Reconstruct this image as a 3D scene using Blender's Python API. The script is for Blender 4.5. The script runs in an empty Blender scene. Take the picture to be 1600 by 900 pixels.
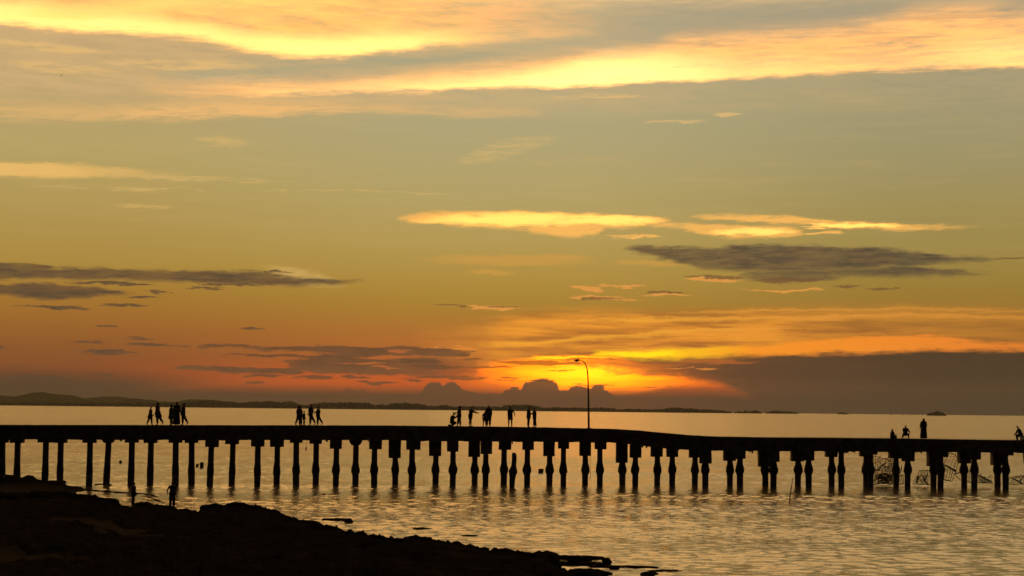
import bpy, bmesh, math, random
from mathutils import Vector, Matrix, noise as mnoise

# ---------------------------------------------------------------- scene, camera
scene = bpy.context.scene
COL = scene.collection
F = 2800.0            # focal length in pixels of the 1600 px wide photograph
CAM_H = 6.0           # eye height above the water
ROLL = math.atan(0.01075)
PITCH = math.atan((639.2 - 450.0) / F)

cam_data = bpy.data.cameras.new('camera')
cam = bpy.data.objects.new('camera', cam_data)
COL.objects.link(cam)
cam_data.sensor_width = 36.0
cam_data.lens = 36.0 * F / 1600.0
cam_data.clip_start = 0.5
cam_data.clip_end = 60000.0
CAM_MAT = (Matrix.Translation((0, 0, CAM_H)) @ Matrix.Rotation(math.radians(90) + PITCH, 4, 'X')
           @ Matrix.Rotation(ROLL, 4, 'Z'))
cam.matrix_world = CAM_MAT
scene.camera = cam
C3 = CAM_MAT.to_3x3()
CLOC = Vector((0, 0, CAM_H))

scene.view_settings.view_transform = 'Standard'
scene.view_settings.look = 'None'
scene.view_settings.exposure = 0.0
scene.view_settings.gamma = 1.0
scene.cycles.max_bounces = 5
scene.cycles.glossy_bounces = 3
scene.cycles.diffuse_bounces = 2
scene.cycles.volume_bounces = 0
scene.cycles.volume_max_steps = 64
scene.cycles.caustics_reflective = False
scene.cycles.caustics_refractive = False

def ray(px, py):
    return (C3 @ Vector(((px - 800.0) / F, (450.0 - py) / F, -1.0))).normalized()

def at_depth(px, py, Y):
    d = ray(px, py)
    return CLOC + d * (Y / d.y)

def at_height(px, py, z):
    d = ray(px, py)
    return CLOC + d * ((z - CAM_H) / d.z)

def x_at(px, py, Y):
    return at_depth(px, py, Y).x

def azel(px, py):
    d = ray(px, py)
    return math.degrees(math.atan2(d.x, d.y)), math.degrees(math.asin(d.z))

def interp(pts, x):
    if x <= pts[0][0]:
        return pts[0][1]
    for (a, b), (c, d) in zip(pts, pts[1:]):
        if x <= c:
            return b + (d - b) * (x - a) / (c - a)
    return pts[-1][1]

def lin(r, g, b):
    def f(c):
        c /= 255.0
        return c / 12.92 if c <= 0.04045 else ((c + 0.055) / 1.055) ** 2.4
    return (f(r), f(g), f(b), 1.0)

# ---------------------------------------------------------------- the sky
# A sunset sky in azimuth / elevation (degrees): air gradient, cloud layers, horizon haze.
world = bpy.data.worlds.new('World')
world.use_nodes = True
wt = world.node_tree
wt.nodes.clear()

class S:
    """small wrapper: arithmetic on node sockets"""
    def __init__(self, sock): self.s = sock
    def _m(self, op, o=None, swap=False, clamp=False):
        n = wt.nodes.new('ShaderNodeMath'); n.operation = op; n.use_clamp = clamp
        a, b = (o, self) if swap else (self, o)
        for i, v in enumerate((a, b)):
            if v is None: continue
            if isinstance(v, S): wt.links.new(v.s, n.inputs[i])
            else: n.inputs[i].default_value = v
        return S(n.outputs[0])
    def __add__(self, o): return self._m('ADD', o)
    def __radd__(self, o): return self._m('ADD', o)
    def __sub__(self, o): return self._m('SUBTRACT', o)
    def __rsub__(self, o): return self._m('SUBTRACT', o, True)
    def __mul__(self, o): return self._m('MULTIPLY', o)
    def __rmul__(self, o): return self._m('MULTIPLY', o)
    def __truediv__(self, o): return self._m('DIVIDE', o)
    def max(self, o): return self._m('MAXIMUM', o)
    def min(self, o): return self._m('MINIMUM', o)
    def pow(self, o): return self._m('POWER', o)
    def abs(self): return self._m('ABSOLUTE')

def ss(x, a, b, lo=0.0, hi=1.0):
    n = wt.nodes.new('ShaderNodeMapRange'); n.interpolation_type = 'SMOOTHSTEP'
    wt.links.new(x.s, n.inputs['Value'])
    if a > b: a, b, lo, hi = b, a, hi, lo
    n.inputs['From Min'].default_value = a; n.inputs['From Max'].default_value = b
    n.inputs['To Min'].default_value = lo; n.inputs['To Max'].default_value = hi
    return S(n.outputs['Result'])

def vec(x, y, z=0.0):
    n = wt.nodes.new('ShaderNodeCombineXYZ')
    for i, v in enumerate((x, y, z)):
        if isinstance(v, S): wt.links.new(v.s, n.inputs[i])
        else: n.inputs[i].default_value = v
    return S(n.outputs[0])

def nz(v, scale, detail=4.0, rough=0.55):
    n = wt.nodes.new('ShaderNodeTexNoise')
    wt.links.new(v.s, n.inputs['Vector'])
    n.inputs['Scale'].default_value = scale
    n.inputs['Detail'].default_value = detail
    n.inputs['Roughness'].default_value = rough
    return S(n.outputs['Fac'])

def mixc(fac, a, b):
    n = wt.nodes.new('ShaderNodeMix'); n.data_type = 'RGBA'; n.clamp_factor = True
    for key, v in ((0, fac), (6, a), (7, b)):
        if isinstance(v, S): wt.links.new(v.s, n.inputs[key])
        elif key == 0: n.inputs[0].default_value = v
        else: n.inputs[key].default_value = v
    return S(n.outputs[2])

def addc(a, b, fac=1.0, mode='ADD'):
    n = wt.nodes.new('ShaderNodeMix'); n.data_type = 'RGBA'; n.blend_type = mode; n.clamp_result = False
    n.inputs[0].default_value = fac
    for key, v in ((6, a), (7, b)):
        if isinstance(v, S): wt.links.new(v.s, n.inputs[key])
        else: n.inputs[key].default_value = v
    return S(n.outputs[2])

def ramp(x, a, b, stops, interpolation='EASE'):
    """colour ramp over a..b; stops = [(value, linear colour)]"""
    m = wt.nodes.new('ShaderNodeMapRange'); m.clamp = False
    wt.links.new(x.s, m.inputs['Value'])
    m.inputs['From Min'].default_value = a; m.inputs['From Max'].default_value = b
    n = wt.nodes.new('ShaderNodeValToRGB'); n.color_ramp.interpolation = interpolation
    wt.links.new(m.outputs[0], n.inputs[0])
    el = n.color_ramp.elements
    while len(el) > 1: el.remove(el[-1])
    stops = sorted(stops)
    for i, (v, c) in enumerate(stops):
        p = (v - a) / (b - a)
        e = el[0] if i == 0 else el.new(p)
        e.position = p; e.color = c
    return S(n.outputs[0])

tc = wt.nodes.new('ShaderNodeTexCoord')
sp = wt.nodes.new('ShaderNodeSeparateXYZ')
wt.links.new(tc.outputs['Generated'], sp.inputs[0])
DX, DY, DZ = (S(sp.outputs[i]) for i in range(3))
AZ = DX._m('ARCTAN2', DY) * (180 / math.pi)
EL = DZ._m('ARCSINE') * (180 / math.pi)

base_v = vec(AZ, EL * 3.5)
n_soft = nz(vec(AZ, EL * 3.0, 3.3), 0.22, 3.0)
n_rag = nz(vec(AZ, EL * 3.2, 9.1), 1.1, 6.0, 0.62)
n_rag2 = nz(vec(AZ, EL * 3.2, 27.7), 1.1, 6.0, 0.62)
n_puff = nz(vec(AZ, EL * 1.2, 41.0), 6.0, 5.0, 0.66)
n_streak = nz(vec(AZ * 0.32, EL * 3.6, 5.0), 0.9, 6.0, 0.6)
n_fib = nz(vec(AZ * 0.55 - EL * 1.1, EL * 4.6, 77.0), 1.5, 7.0, 0.68)
n_wisp = nz(vec(AZ * 0.5 + EL * 0.8, EL * 3.0, 61.0), 1.3, 7.0, 0.65)
# soft-edged high cloud follows az1/el1; ragged low cloud az2/el2; cumulus el3
AZ1 = AZ + (n_soft - 0.5) * 1.6 + (n_rag2 - 0.5) * 0.9
EL1 = EL + (n_soft - 0.5) * 0.30 + (n_rag - 0.5) * 0.22 + (n_fib - 0.5) * 0.34
AZ2 = AZ + (n_rag2 - 0.5) * 2.2
EL2 = EL + (n_rag - 0.5) * 0.30 + (n_fib - 0.5) * 0.24
EL3 = EL + (n_puff - 0.5) * 0.24
AZ3 = AZ + (n_puff - 0.5) * 0.22
PX = 1.0 / 48.87      # one photograph pixel in degrees

def after(tok):
    """make everything built from here on wait for the layers below it (keeps the shader's stack small)"""
    global AZ, EL, AZ1, EL1, AZ2, EL2, AZ3, EL3, n_fib, n_wisp, n_streak, n_rag, n_rag2, DX, DY
    n = wt.nodes.new('ShaderNodeSeparateColor'); wt.links.new(tok.s, n.inputs[0])
    t = S(n.outputs[0]) * 1e-7
    AZ, EL, AZ1, EL1, AZ2, EL2, AZ3, EL3 = (v + t for v in (AZ, EL, AZ1, EL1, AZ2, EL2, AZ3, EL3))
    n_fib, n_wisp, n_streak, n_rag, n_rag2, DX, DY = (v + t for v in (n_fib, n_wisp, n_streak, n_rag, n_rag2, DX, DY))

def band(top, bot, soft_t, soft_b, strength=None, az=None, el=None):
    """cloud layer between two edges given as photograph points; softness in pixels"""
    az = az or AZ1; el = el or EL1
    T = [azel(*p) for p in top]; B = [azel(*p) for p in bot]
    st = [(azel(p[0], top[0][1])[0], p[1]) for p in (strength or [(top[0][0], 1)])]
    allp = T + B
    a0 = min(p[0] for p in allp) - 0.02; a1 = max(p[0] for p in allp) + 0.02
    e0 = min(p[1] for p in allp) - 0.05; e1 = max(p[1] for p in allp) + 0.05
    m = wt.nodes.new('ShaderNodeMapRange'); m.clamp = False
    wt.links.new(az.s, m.inputs['Value'])
    m.inputs['From Min'].default_value = a0; m.inputs['From Max'].default_value = a1
    n = wt.nodes.new('ShaderNodeRGBCurve')
    cc = wt.nodes.new('ShaderNodeCombineColor')
    for i in range(3): wt.links.new(m.outputs[0], cc.inputs[i])
    wt.links.new(cc.outputs[0], n.inputs['Color'])
    mp = n.mapping
    for ci, pts in enumerate((T, B, st)):
        c = mp.curves[ci]
        q = []
        for a, v in sorted(pts):
            x = min(max((a - a0) / (a1 - a0), 0), 1)
            q.append((x, min(max((v - e0) / (e1 - e0), 0), 1) if ci < 2 else v))
        if len(q) == 1: q = [(0, q[0][1]), (1, q[0][1])]
        while len(c.points) < len(q): c.points.new(0.5, 0.5)
        for i, (x, y) in enumerate(q):
            c.points[i].location = (x, y)
            c.points[i].handle_type = 'AUTO_CLAMPED'
    mp.update()
    sx = wt.nodes.new('ShaderNodeSeparateColor')
    wt.links.new(n.outputs[0], sx.inputs[0])
    t, b, s = (S(sx.outputs[i]) for i in range(3))
    eln = (el - e0) / (e1 - e0)
    kt = soft_t * PX / (e1 - e0); kb = soft_b * PX / (e1 - e0)
    up = ss(t - eln, -kt * 0.5, kt * 0.5)
    dn = ss(eln - b, -kb * 0.5, kb * 0.5)
    w = min(0.25 / (a1 - a0), 0.08)
    t0 = S(m.outputs[0])
    return up * dn * (s * (ss(t0, 0.0, w) * ss(t0, 1.0, 1.0 - w)))

def blob(px, py, rx, ry, tilt=0.0, az=None, el=None, edge=0.5):
    """small lens-shaped cloud, centre and radii in photograph pixels (built when its union is)"""
    return lambda: blob_now(px, py, rx, ry, tilt, az, el, edge)

def blob_now(px, py, rx, ry, tilt, az, el, edge):
    az = az or AZ2; el = el or EL2
    a, e = azel(px, py)
    da = (az - a) / (rx * PX)
    de = (el - e - (az - a) * tilt) / (ry * PX) if tilt else (el - e) / (ry * PX)
    r = (da * da + de * de)
    return ss(r, 1.0 + edge * 0.6, 1.0 - edge)

def union(ms):
    r = None
    for m in ms:
        m = m() if callable(m) else m
        r = m if r is None else r.max(m)
    return r

# --- clear air
def E(py, px=800): return azel(px, py)[1]
air_c = ramp(EL, -2, 90, [(-2, lin(66, 52, 38)), (E(640), lin(78, 55, 40)), (E(600), lin(188, 88, 40)),
    (E(560), lin(180, 98, 45)), (E(520), lin(174, 110, 47)), (E(480), lin(168, 127, 50)), (E(430), lin(175, 142, 65)),
    (E(370), lin(180, 154, 87)), (E(290), lin(178, 161, 105)), (E(200), lin(176, 164, 120)), (E(60), lin(178, 168, 134)),
    (24, lin(150, 142, 124)), (38, lin(74, 74, 76)), (60, lin(44, 46, 52)), (90, lin(34, 37, 44))], 'LINEAR')
air_l = ramp(EL, -2, 90, [(-2, lin(60, 47, 34)), (E(625), lin(66, 50, 37)), (E(600), lin(100, 60, 38)), (E(575), lin(130, 76, 41)),
    (E(535), lin(148, 91, 42)), (E(500), lin(160, 107, 45)), (E(465), lin(164, 120, 48)), (E(420), lin(172, 138, 64)),
    (E(340), lin(178, 150, 84)), (E(250), lin(182, 161, 101)), (E(190), lin(184, 161, 109)), (E(60), lin(192, 162, 117)),
    (24, lin(145, 136, 116)), (38, lin(68, 68, 70)), (60, lin(44, 46, 52)), (90, lin(34, 37, 44))], 'LINEAR')
air_r = ramp(EL, -2, 90, [(-2, lin(52, 48, 38)), (E(625), lin(60, 50, 38)), (E(590), lin(90, 62, 40)), (E(540), lin(140, 90, 42)),
    (E(500), lin(160, 110, 46)), (E(450), lin(152, 123, 52)), (E(400), lin(157, 134, 70)), (E(320), lin(159, 142, 86)),
    (E(220), lin(159, 149, 109)), (E(130), lin(156, 150, 117)), (E(40), lin(160, 151, 126)),
    (24, lin(138, 132, 118)), (38, lin(66, 67, 70)), (60, lin(44, 46, 52)), (90, lin(34, 37, 44))], 'LINEAR')
sky = mixc(ss(AZ, -1.0, -14.0), air_c, air_l)
sky = mixc(ss(AZ, 1.0, 14.0), sky, air_r)

after(sky)
# faint wide mottling so no gradient is perfectly even
sky = mixc(ss(n_streak, 0.45, 0.72) * ss(EL, 3.0, 8.0) * 0.18, sky, lin(205, 172, 112))

# --- afterglow low over the horizon
after(sky)
glow = (((AZ - azel(700, 600)[0]) / 9.0).pow(2.0) * -1.0)._m('EXPONENT') * ss(EL, E(555), E(602)) * ss(EL, E(640), E(618))
sky = mixc(glow * 0.85, sky, lin(200, 84, 34))
after(sky)
sheet = band([(640, 515), (760, 500), (860, 489), (1000, 487), (1200, 486), (1330, 483), (1600, 484), (1900, 484)],
             [(640, 560), (760, 575), (900, 580), (1200, 575), (1600, 575), (1900, 575)], 26, 20,
             [(640, 0), (760, 0.35), (850, 0.85), (1150, 0.8), (1350, 0.42), (1600, 0.25), (1900, 0.15)])
sheet_c = ramp(n_streak, 0.36, 0.66, [(0.36, lin(176, 106, 42)), (0.48, lin(216, 136, 46)), (0.62, lin(248, 158, 50))], 'LINEAR')
sky = mixc(sheet * ss(n_streak, 0.25, 0.5, 0.65, 1.0), sky, sheet_c)
NISH = 0.0008; SUN_STRENGTH = 0.004
# --- high cloud deck catching the light
def lit(core, edge, mask_, amount): return mixc(amount, edge, core)
peach = lin(236, 190, 122); gold = lin(252, 206, 116); yellow = (2.1, 1.12, 0.30, 1.0)     # (brighter than the sensor's white in red); tan = lin(206, 176, 122)
grey = lin(168, 162, 128)
# general veil over the upper sky (continues above the frame)
veil = ss(EL1, E(196), E(150)) * ss(n_wisp, 0.30, 0.62, 0.25, 0.85)
sky = mixc(veil * ss(AZ, 9.0, -6.0, 0.30, 0.92) * ss(EL, 50.0, 20.0), sky, lin(212, 176, 122))
over = ss(EL1, 12.4, 14.8) * ss(n_streak, 0.30, 0.60, 0.45, 1.0) * ss(EL, 52.0, 30.0)  # unseen gold band above the frame, added and brightened to light the water
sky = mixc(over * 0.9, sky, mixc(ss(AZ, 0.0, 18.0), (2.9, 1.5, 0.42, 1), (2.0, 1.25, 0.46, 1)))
after(sky)

# gold sheet at the top left with its bright lower rim
A_bot = [(-500, 10), (-200, 24), (0, 38), (100, 45), (200, 50), (300, 60), (400, 79), (450, 85), (520, 86), (600, 80), (700, 70), (800, 64), (950, 56)]
mA = band([(-500, -120), (950, -120)], A_bot, 40, 18, [(-500, 0.6), (0, 1), (520, 1), (650, 0.8), (780, 0.45), (950, 0)])
sky = mixc(mA * ss(n_fib, 0.28, 0.58, 0.5, 1.0), sky, ramp(n_wisp, 0.3, 0.7, [(0.3, lin(244, 190, 108)), (0.7, (1.7, 0.68, 0.17, 1.0))]))
rimA = band([(x, y - w) for (x, y), w in zip(A_bot, (26, 26, 30, 26, 24, 22, 24, 27, 28, 24, 18, 14, 12))], A_bot, 30, 16,
            [(-500, 0.3), (-100, 0.8), (50, 1), (350, 0.8), (450, 1), (560, 1), (680, 0.6), (800, 0.1), (950, 0)])
sky = mixc(rimA * ss(n_fib, 0.22, 0.5, 0.6, 1.0), sky, yellow)
after(sky)
s2 = band([(-200, 0), (0, 10), (100, 12), (200, 2), (300, -5), (520, -8)], [(-200, 24), (0, 30), (120, 32), (230, 18), (330, 10), (560, 6)], 22, 14,
          [(-200, 0), (0, 0.5), (120, 0.9), (300, 0.7), (560, 0.2)])
sky = mixc(s2 * 0.8, sky, lin(255, 232, 120))

# grey veils between the gold sheets
g1 = band([(240, 118), (330, 104), (400, 98), (500, 96), (600, 103), (660, 112)], [(240, 122), (330, 130), (450, 131), (560, 128), (660, 118)], 26, 22)
g2 = band([(540, 92), (620, 88), (720, 86), (820, 90)], [(540, 96), (640, 106), (740, 103), (820, 96)], 18, 18)
g3 = band([(830, 14), (900, 8), (1000, 0), (1150, -10), (1350, -10), (1500, -20), (1900, -30)],
          [(830, 26), (900, 50), (960, 66), (1050, 66), (1180, 60), (1300, 50), (1400, 26), (1500, 2), (1600, -14), (1900, -18)], 40, 34,
          [(830, 0), (940, 0.25), (1050, 0.7), (1150, 0.9), (1300, 0.9), (1400, 0.75), (1900, 0.8)])
sky = mixc(g3 * ss(n_fib, 0.25, 0.62, 1.0, 0.45), sky, lin(168, 156, 128))
sky = mixc(g1.max(g2) * ss(n_fib, 0.3, 0.62, 1.0, 0.5), sky, grey)

# main gold band crossing the frame
B_bot = [(200, 152), (300, 152), (420, 149), (520, 144), (640, 142), (800, 136), (900, 134), (1000, 131), (1100, 125), (1200, 118), (1300, 113), (1400, 110), (1600, 104), (2000, 90)]
B_top = [(200, 128), (300, 128), (420, 127), (520, 124), (640, 118), (760, 104), (840, 96), (920, 84), (1000, 78), (1080, 58), (1160, 54), (1260, 50), (1360, 36), (1440, 18), (1520, 12), (1600, 24), (2000, 20)]
mB = band(B_top, B_bot, 44, 12, [(200, 0), (300, 0.45), (420, 0.8), (700, 0.95), (1000, 1), (1600, 0.95), (2000, 0.5)])
wv = ss(n_fib, 0.28, 0.58, 0.30, 1.0)
sky = mixc(mB * wv, sky, mixc(ss(n_streak, 0.38, 0.62), (0.95, 0.48, 0.17, 1.0), (1.4, 0.66, 0.19, 1.0)))
after(sky)
coreB = band([(340, 142), (450, 140), (560, 134), (700, 126), (800, 118), (880, 104), (950, 92), (1020, 90), (1100, 94), (1200, 96), (1400, 84), (1600, 60), (2000, 60)],
             [(x, y - 1) for x, y in B_bot[1:14]], 40, 12,
             [(340, 0), (450, 0.25), (560, 0.5), (700, 0.75), (800, 0.95), (900, 1), (980, 0.95), (1060, 0.75), (1140, 0.5), (1230, 0.32), (1330, 0.2), (1450, 0.22), (1600, 0.35), (2000, 0.4)])
sky = mixc(coreB * ss(n_fib, 0.2, 0.5, 0.5, 1.0), sky, (2.4, 1.25, 0.38, 1.0))
mC = band([(-200, 150), (0, 156), (150, 164), (300, 160), (450, 156), (600, 163), (740, 171), (870, 172)],
          [(-200, 190), (0, 189), (150, 188), (300, 186), (400, 181), (500, 174), (620, 174), (780, 180), (870, 179)], 26, 14,
          [(-200, 0.4), (150, 0.6), (250, 0.9), (500, 0.95), (600, 0.75), (720, 0.75), (870, 0)])
sky = mixc(mC * ss(n_fib, 0.3, 0.56, 0.25, 1.0), sky, lin(240, 186, 116))
after(sky)
wsp = union([blob(1045, 191, 48, 2.6, az=AZ1, el=EL1, edge=0.9), blob(1130, 178, 26, 3, az=AZ1, el=EL1, edge=0.9), blob(930, 151, 60, 4, az=AZ1, el=EL1, edge=0.9),
             blob(90, 107, 80, 9, -0.05, az=AZ1, el=EL1, edge=0.9), blob(60, 72, 110, 7, -0.04, az=AZ1, el=EL1, edge=0.9), blob(280, 100, 120, 8, 0.03, az=AZ1, el=EL1, edge=0.9)])
sky = mixc(wsp * ss(n_fib, 0.34, 0.58) * 0.62, sky, lin(240, 192, 118))

# --- thin lit streaks in the middle of the sky
gl = band([(-300, 258), (0, 254), (80, 255), (160, 260), (230, 268), (300, 275)], [(-300, 272), (0, 274), (100, 276), (200, 276), (300, 278)], 8, 8,
          [(-300, 1), (60, 1), (170, 0.7), (300, 0)])
sky = mixc(gl * 0.85, sky, lin(238, 188, 106))
after(sky)
hz = union([blob(560, 300, 170, 2.2, az=AZ1, el=EL1, edge=0.9), blob(190, 294, 120, 3, az=AZ1, el=EL1, edge=0.9), blob(215, 323, 40, 4, az=AZ1, el=EL1, edge=0.9),
            blob(785, 234, 70, 14, 0.25, az=AZ1, el=EL1, edge=0.9), blob(330, 280, 130, 4, az=AZ1, el=EL1, edge=0.9), blob(350, 220, 50, 8, az=AZ1, el=EL1, edge=0.9),
            blob(480, 430, 60, 12, -0.2, az=AZ1, el=EL1, edge=0.9)])
sky = mixc(hz * ss(n_fib, 0.34, 0.60) * 0.5, sky, lin(226, 184, 110))
I1 = band([(622, 338), (670, 331), (740, 331), (820, 332), (900, 335), (980, 338), (1060, 340)],
          [(622, 341), (670, 346), (730, 353), (800, 358), (850, 366), (890, 371), (915, 369), (950, 356), (1010, 352), (1060, 349)], 6, 9,
          [(622, 0.2), (680, 1), (1000, 1), (1060, 0.2)])
I2 = band([(1010, 346), (1060, 348), (1120, 349), (1180, 351), (1240, 356), (1270, 362)],
          [(1010, 354), (1080, 362), (1140, 369), (1200, 370), (1250, 368), (1270, 366)], 6, 7, [(1010, 0.6), (1080, 0.9), (1230, 0.9), (1270, 0)])
I3 = band([(1085, 334), (1150, 334), (1240, 339), (1320, 347), (1420, 350), (1540, 352)],
          [(1085, 338), (1150, 343), (1240, 352), (1320, 358), (1420, 358), (1540, 356)], 5, 5, [(1085, 0.3), (1150, 0.9), (1340, 1), (1440, 0.8), (1540, 0)])
I4 = union([blob(985, 370, 50, 3.0, az=AZ1, el=EL1), blob(1290, 364, 30, 2.5, az=AZ1, el=EL1)])
mI = union([I1, I2, I3, I4])
sky = mixc(mI * ss(n_fib, 0.28, 0.52, 0.3, 1.0), sky, lin(248, 184, 92))
after(sky)
coreI = union([blob(800, 344, 130, 10, az=AZ1, el=EL1, edge=0.9), blob(930, 344, 110, 7, az=AZ1, el=EL1, edge=0.9), blob(1180, 361, 60, 5, az=AZ1, el=EL1, edge=0.9), blob(1330, 353, 80, 3, az=AZ1, el=EL1, edge=0.9)])
sky = mixc(coreI * mI * ss(n_fib, 0.25, 0.5, 0.5, 1.0), sky, (1.9, 0.9, 0.18, 1.0))
J = union([blob(790, 408, 130, 9, az=AZ1, el=EL1, edge=0.9), blob(870, 403, 50, 5, az=AZ1, el=EL1, edge=0.9), blob(760, 428, 40, 5, az=AZ1, el=EL1, edge=0.9), blob(1020, 410, 60, 5, az=AZ1, el=EL1, edge=0.9)])
sky = mixc(J * 0.5, sky, lin(214, 156, 70))
after(sky)
L1 = union([blob(912, 451, 34, 4.5, -0.06), blob(970, 447, 40, 1.6), blob(950, 466, 58, 2.6, -0.04), blob(770, 481, 44, 4), blob(1235, 453, 58, 2), blob(1120, 437, 38, 3, -0.05), blob(1040, 461, 34, 2.4)])
sky = mixc(L1 * 0.85, sky, lin(226, 152, 72))

# --- dark stratus above
dkc = ramp(n_rag2, 0.35, 0.65, [(0.35, lin(72, 64, 54)), (0.65, lin(98, 78, 58))])
K1 = band([(978, 385), (1040, 386), (1100, 388), (1160, 383), (1220, 382), (1290, 386), (1350, 388), (1420, 393), (1490, 400), (1550, 403)],
          [(978, 388), (1020, 400), (1060, 411), (1100, 419), (1160, 424), (1240, 426), (1320, 422), (1400, 417), (1470, 411), (1550, 405)], 9, 12,
          [(978, 0.5), (1010, 1), (1500, 1), (1550, 0.3)], AZ2, EL2)
K2 = band([(1150, 426), (1220, 424), (1290, 420), (1360, 416), (1440, 419), (1510, 423), (1560, 426)],
          [(1150, 430), (1190, 438), (1230, 441), (1280, 438), (1330, 431), (1400, 432), (1480, 430), (1560, 428)], 8, 12,
          [(1150, 0.7), (1500, 1), (1560, 0.4)], AZ2, EL2)
K3 = union([blob(1125, 433, 42, 2.2, -0.03), blob(1235, 439, 46, 4), blob(1040, 457, 30, 2.2), blob(945, 467, 46, 1.6), blob(1378, 450, 30, 2.2), blob(1320, 447, 22, 2), blob(785, 479, 26, 1.5), blob(715, 477, 22, 1.2), blob(1575, 404, 45, 1.5)])
M1 = band([(-400, 405), (0, 409), (60, 412), (90, 416), (120, 419), (200, 420), (300, 424), (390, 424), (450, 430), (500, 435), (580, 439)],
          [(-400, 436), (0, 435), (100, 436), (200, 437), (280, 440), (360, 445), (440, 446), (500, 444), (580, 441)], 7, 8,
          [(-400, 1), (480, 1), (540, 0.65), (580, 0.3)], AZ2, EL2)
M2 = band([(-400, 447), (0, 445), (60, 443), (120, 447), (180, 453), (215, 457)], [(-400, 460), (0, 461), (70, 468), (130, 465), (180, 460), (215, 458)], 6, 8,
          [(-400, 1), (190, 1), (215, 0.3)], AZ2, EL2)
M3 = union([blob(180, 443, 62, 2.8), blob(250, 456, 18, 2.6), blob(228, 464, 26, 1.8), blob(195, 477, 34, 2.6), blob(100, 481, 44, 2.4, -0.05), blob(65, 478, 40, 1.2),
            blob(430, 424, 32, 1.6), blob(330, 450, 28, 1.2), blob(360, 446, 50, 1.4), blob(165, 511, 12, 1.4), blob(388, 514, 16, 1.6), blob(222, 529, 20, 1.4), blob(243, 539, 40, 2.6, -0.02), blob(170, 550, 40, 2.6, -0.02),
            blob(140, 534, 30, 1.2), blob(28, 570, 18, 1.6), blob(160, 586, 16, 1.6), blob(60, 590, 60, 3, -0.02), blob(5, 543, 14, 2.4)])
sky = mixc(union([K1, K2]) * ss(n_fib, 0.62, 0.36, 0.72, 0.98), sky, dkc)
sky = mixc(K3 * 0.7, sky, lin(112, 76, 50))
sky = mixc(union([M1, M2, M3]) * ss(n_fib, 0.62, 0.36, 0.72, 0.96), sky, ramp(n_rag2, 0.35, 0.65, [(0.35, lin(76, 64, 52)), (0.65, lin(96, 72, 52))]))
after(sky)
# --- the clear gap over the hidden sun
sun_a, sun_e = azel(915, 582)
rs = (((AZ - sun_a) / 2.9).pow(2.0) + ((EL - sun_e) / 0.62).pow(2.0)) + (n_fib - 0.5) * 0.9
gap = band([(640, 592), (700, 586), (760, 572), (820, 560), (880, 556), (940, 556), (1000, 566), (1060, 578), (1120, 590), (1190, 600)],
           [(640, 615), (760, 622), (900, 628), (960, 622), (1020, 612), (1090, 607), (1140, 607), (1190, 606)], 10, 10,
           [(640, 0), (720, 0.5), (790, 0.9), (1050, 1), (1110, 0.8), (1190, 0.1)])
gap_c = ramp(rs, 0.0, 4.0, [(0.0, (4.5, 1.05, 0.01, 1)), (0.3, (3.2, 0.72, 0.004, 1)), (0.8, (1.9, 0.38, 0.006, 1)), (1.6, lin(250, 116, 30)), (3.4, lin(206, 86, 36))], 'LINEAR')
sky = mixc(gap, sky, gap_c)

# thin glowing filaments fanning right from the sun
fl = band([(1040, 488), (1180, 485), (1320, 481), (1450, 482), (1700, 483)], [(1040, 490), (1180, 489), (1320, 485), (1450, 486), (1700, 487)], 4, 4, [(1040, 0.2), (1250, 0.7), (1450, 0.6), (1700, 0.3)])
fl = fl.max(band([(900, 497), (1050, 496), (1200, 495), (1400, 492), (1700, 493)], [(900, 501), (1050, 503), (1200, 501), (1400, 497), (1700, 497)], 5, 7, [(900, 0.5), (1050, 0.9), (1300, 0.9), (1700, 0.5)]))
fl = fl.max(band([(760, 534), (850, 530), (950, 521), (1080, 514), (1250, 512)], [(760, 538), (850, 536), (950, 529), (1080, 521), (1250, 516)], 6, 8, [(760, 0.3), (860, 0.9), (1080, 0.8), (1250, 0.2)]))
sky = mixc(fl * 0.8, sky, mixc(ss(AZ, 0.0, 12.0), lin(255, 176, 52), lin(226, 148, 58)))
after(sky)

# right-hand dark mass, its glowing upper rim and the brown tongue left of it
rim = band([(930, 548), (1000, 546), (1100, 545), (1180, 541), (1250, 533), (1340, 528), (1420, 527), (1500, 531), (1560, 536), (1900, 540)],
           [(930, 556), (1000, 559), (1060, 560), (1180, 556), (1300, 552), (1400, 551), (1500, 548), (1560, 546), (1900, 546)], 8, 12,
           [(930, 0.5), (980, 1), (1200, 1), (1520, 1), (1640, 0.7), (1900, 0.2)])
mass = band([(760, 566), (840, 561), (900, 562), (960, 558), (1020, 560), (1080, 556), (1200, 551), (1300, 547), (1400, 547), (1600, 545), (2400, 542)],
            [(760, 574), (840, 576), (900, 572), (960, 580), (1020, 586), (1080, 594), (1120, 600), (1160, 610), (1220, 640), (1600, 700), (2400, 700)], 16, 14,
            [(760, 0.0), (830, 0.15), (900, 0.55), (960, 0.8), (1060, 0.9), (1180, 1), (2400, 1)], AZ2, EL1)
mass_c = ramp(AZ + (n_wisp - 0.5) * 5.0, azel(900, 600)[0], azel(1450, 600)[0],
              [(azel(900, 600)[0], lin(186, 100, 40)), (azel(1020, 600)[0], lin(120, 72, 42)), (azel(1180, 600)[0], lin(80, 58, 43)), (azel(1440, 600)[0], lin(62, 52, 40))], 'LINEAR')
sky = mixc(mass * 0.97, sky, mass_c)
sky = mixc(rim * ss(n_rag, 0.25, 0.5, 0.7, 1.0), sky, ramp(AZ, azel(940, 550)[0], azel(1560, 550)[0],
           [(azel(940, 550)[0], lin(255, 216, 18)), (azel(1080, 550)[0], lin(255, 190, 28)), (azel(1180, 550)[0], lin(252, 150, 40)), (azel(1560, 550)[0], lin(234, 130, 46))], 'LINEAR'))
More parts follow.
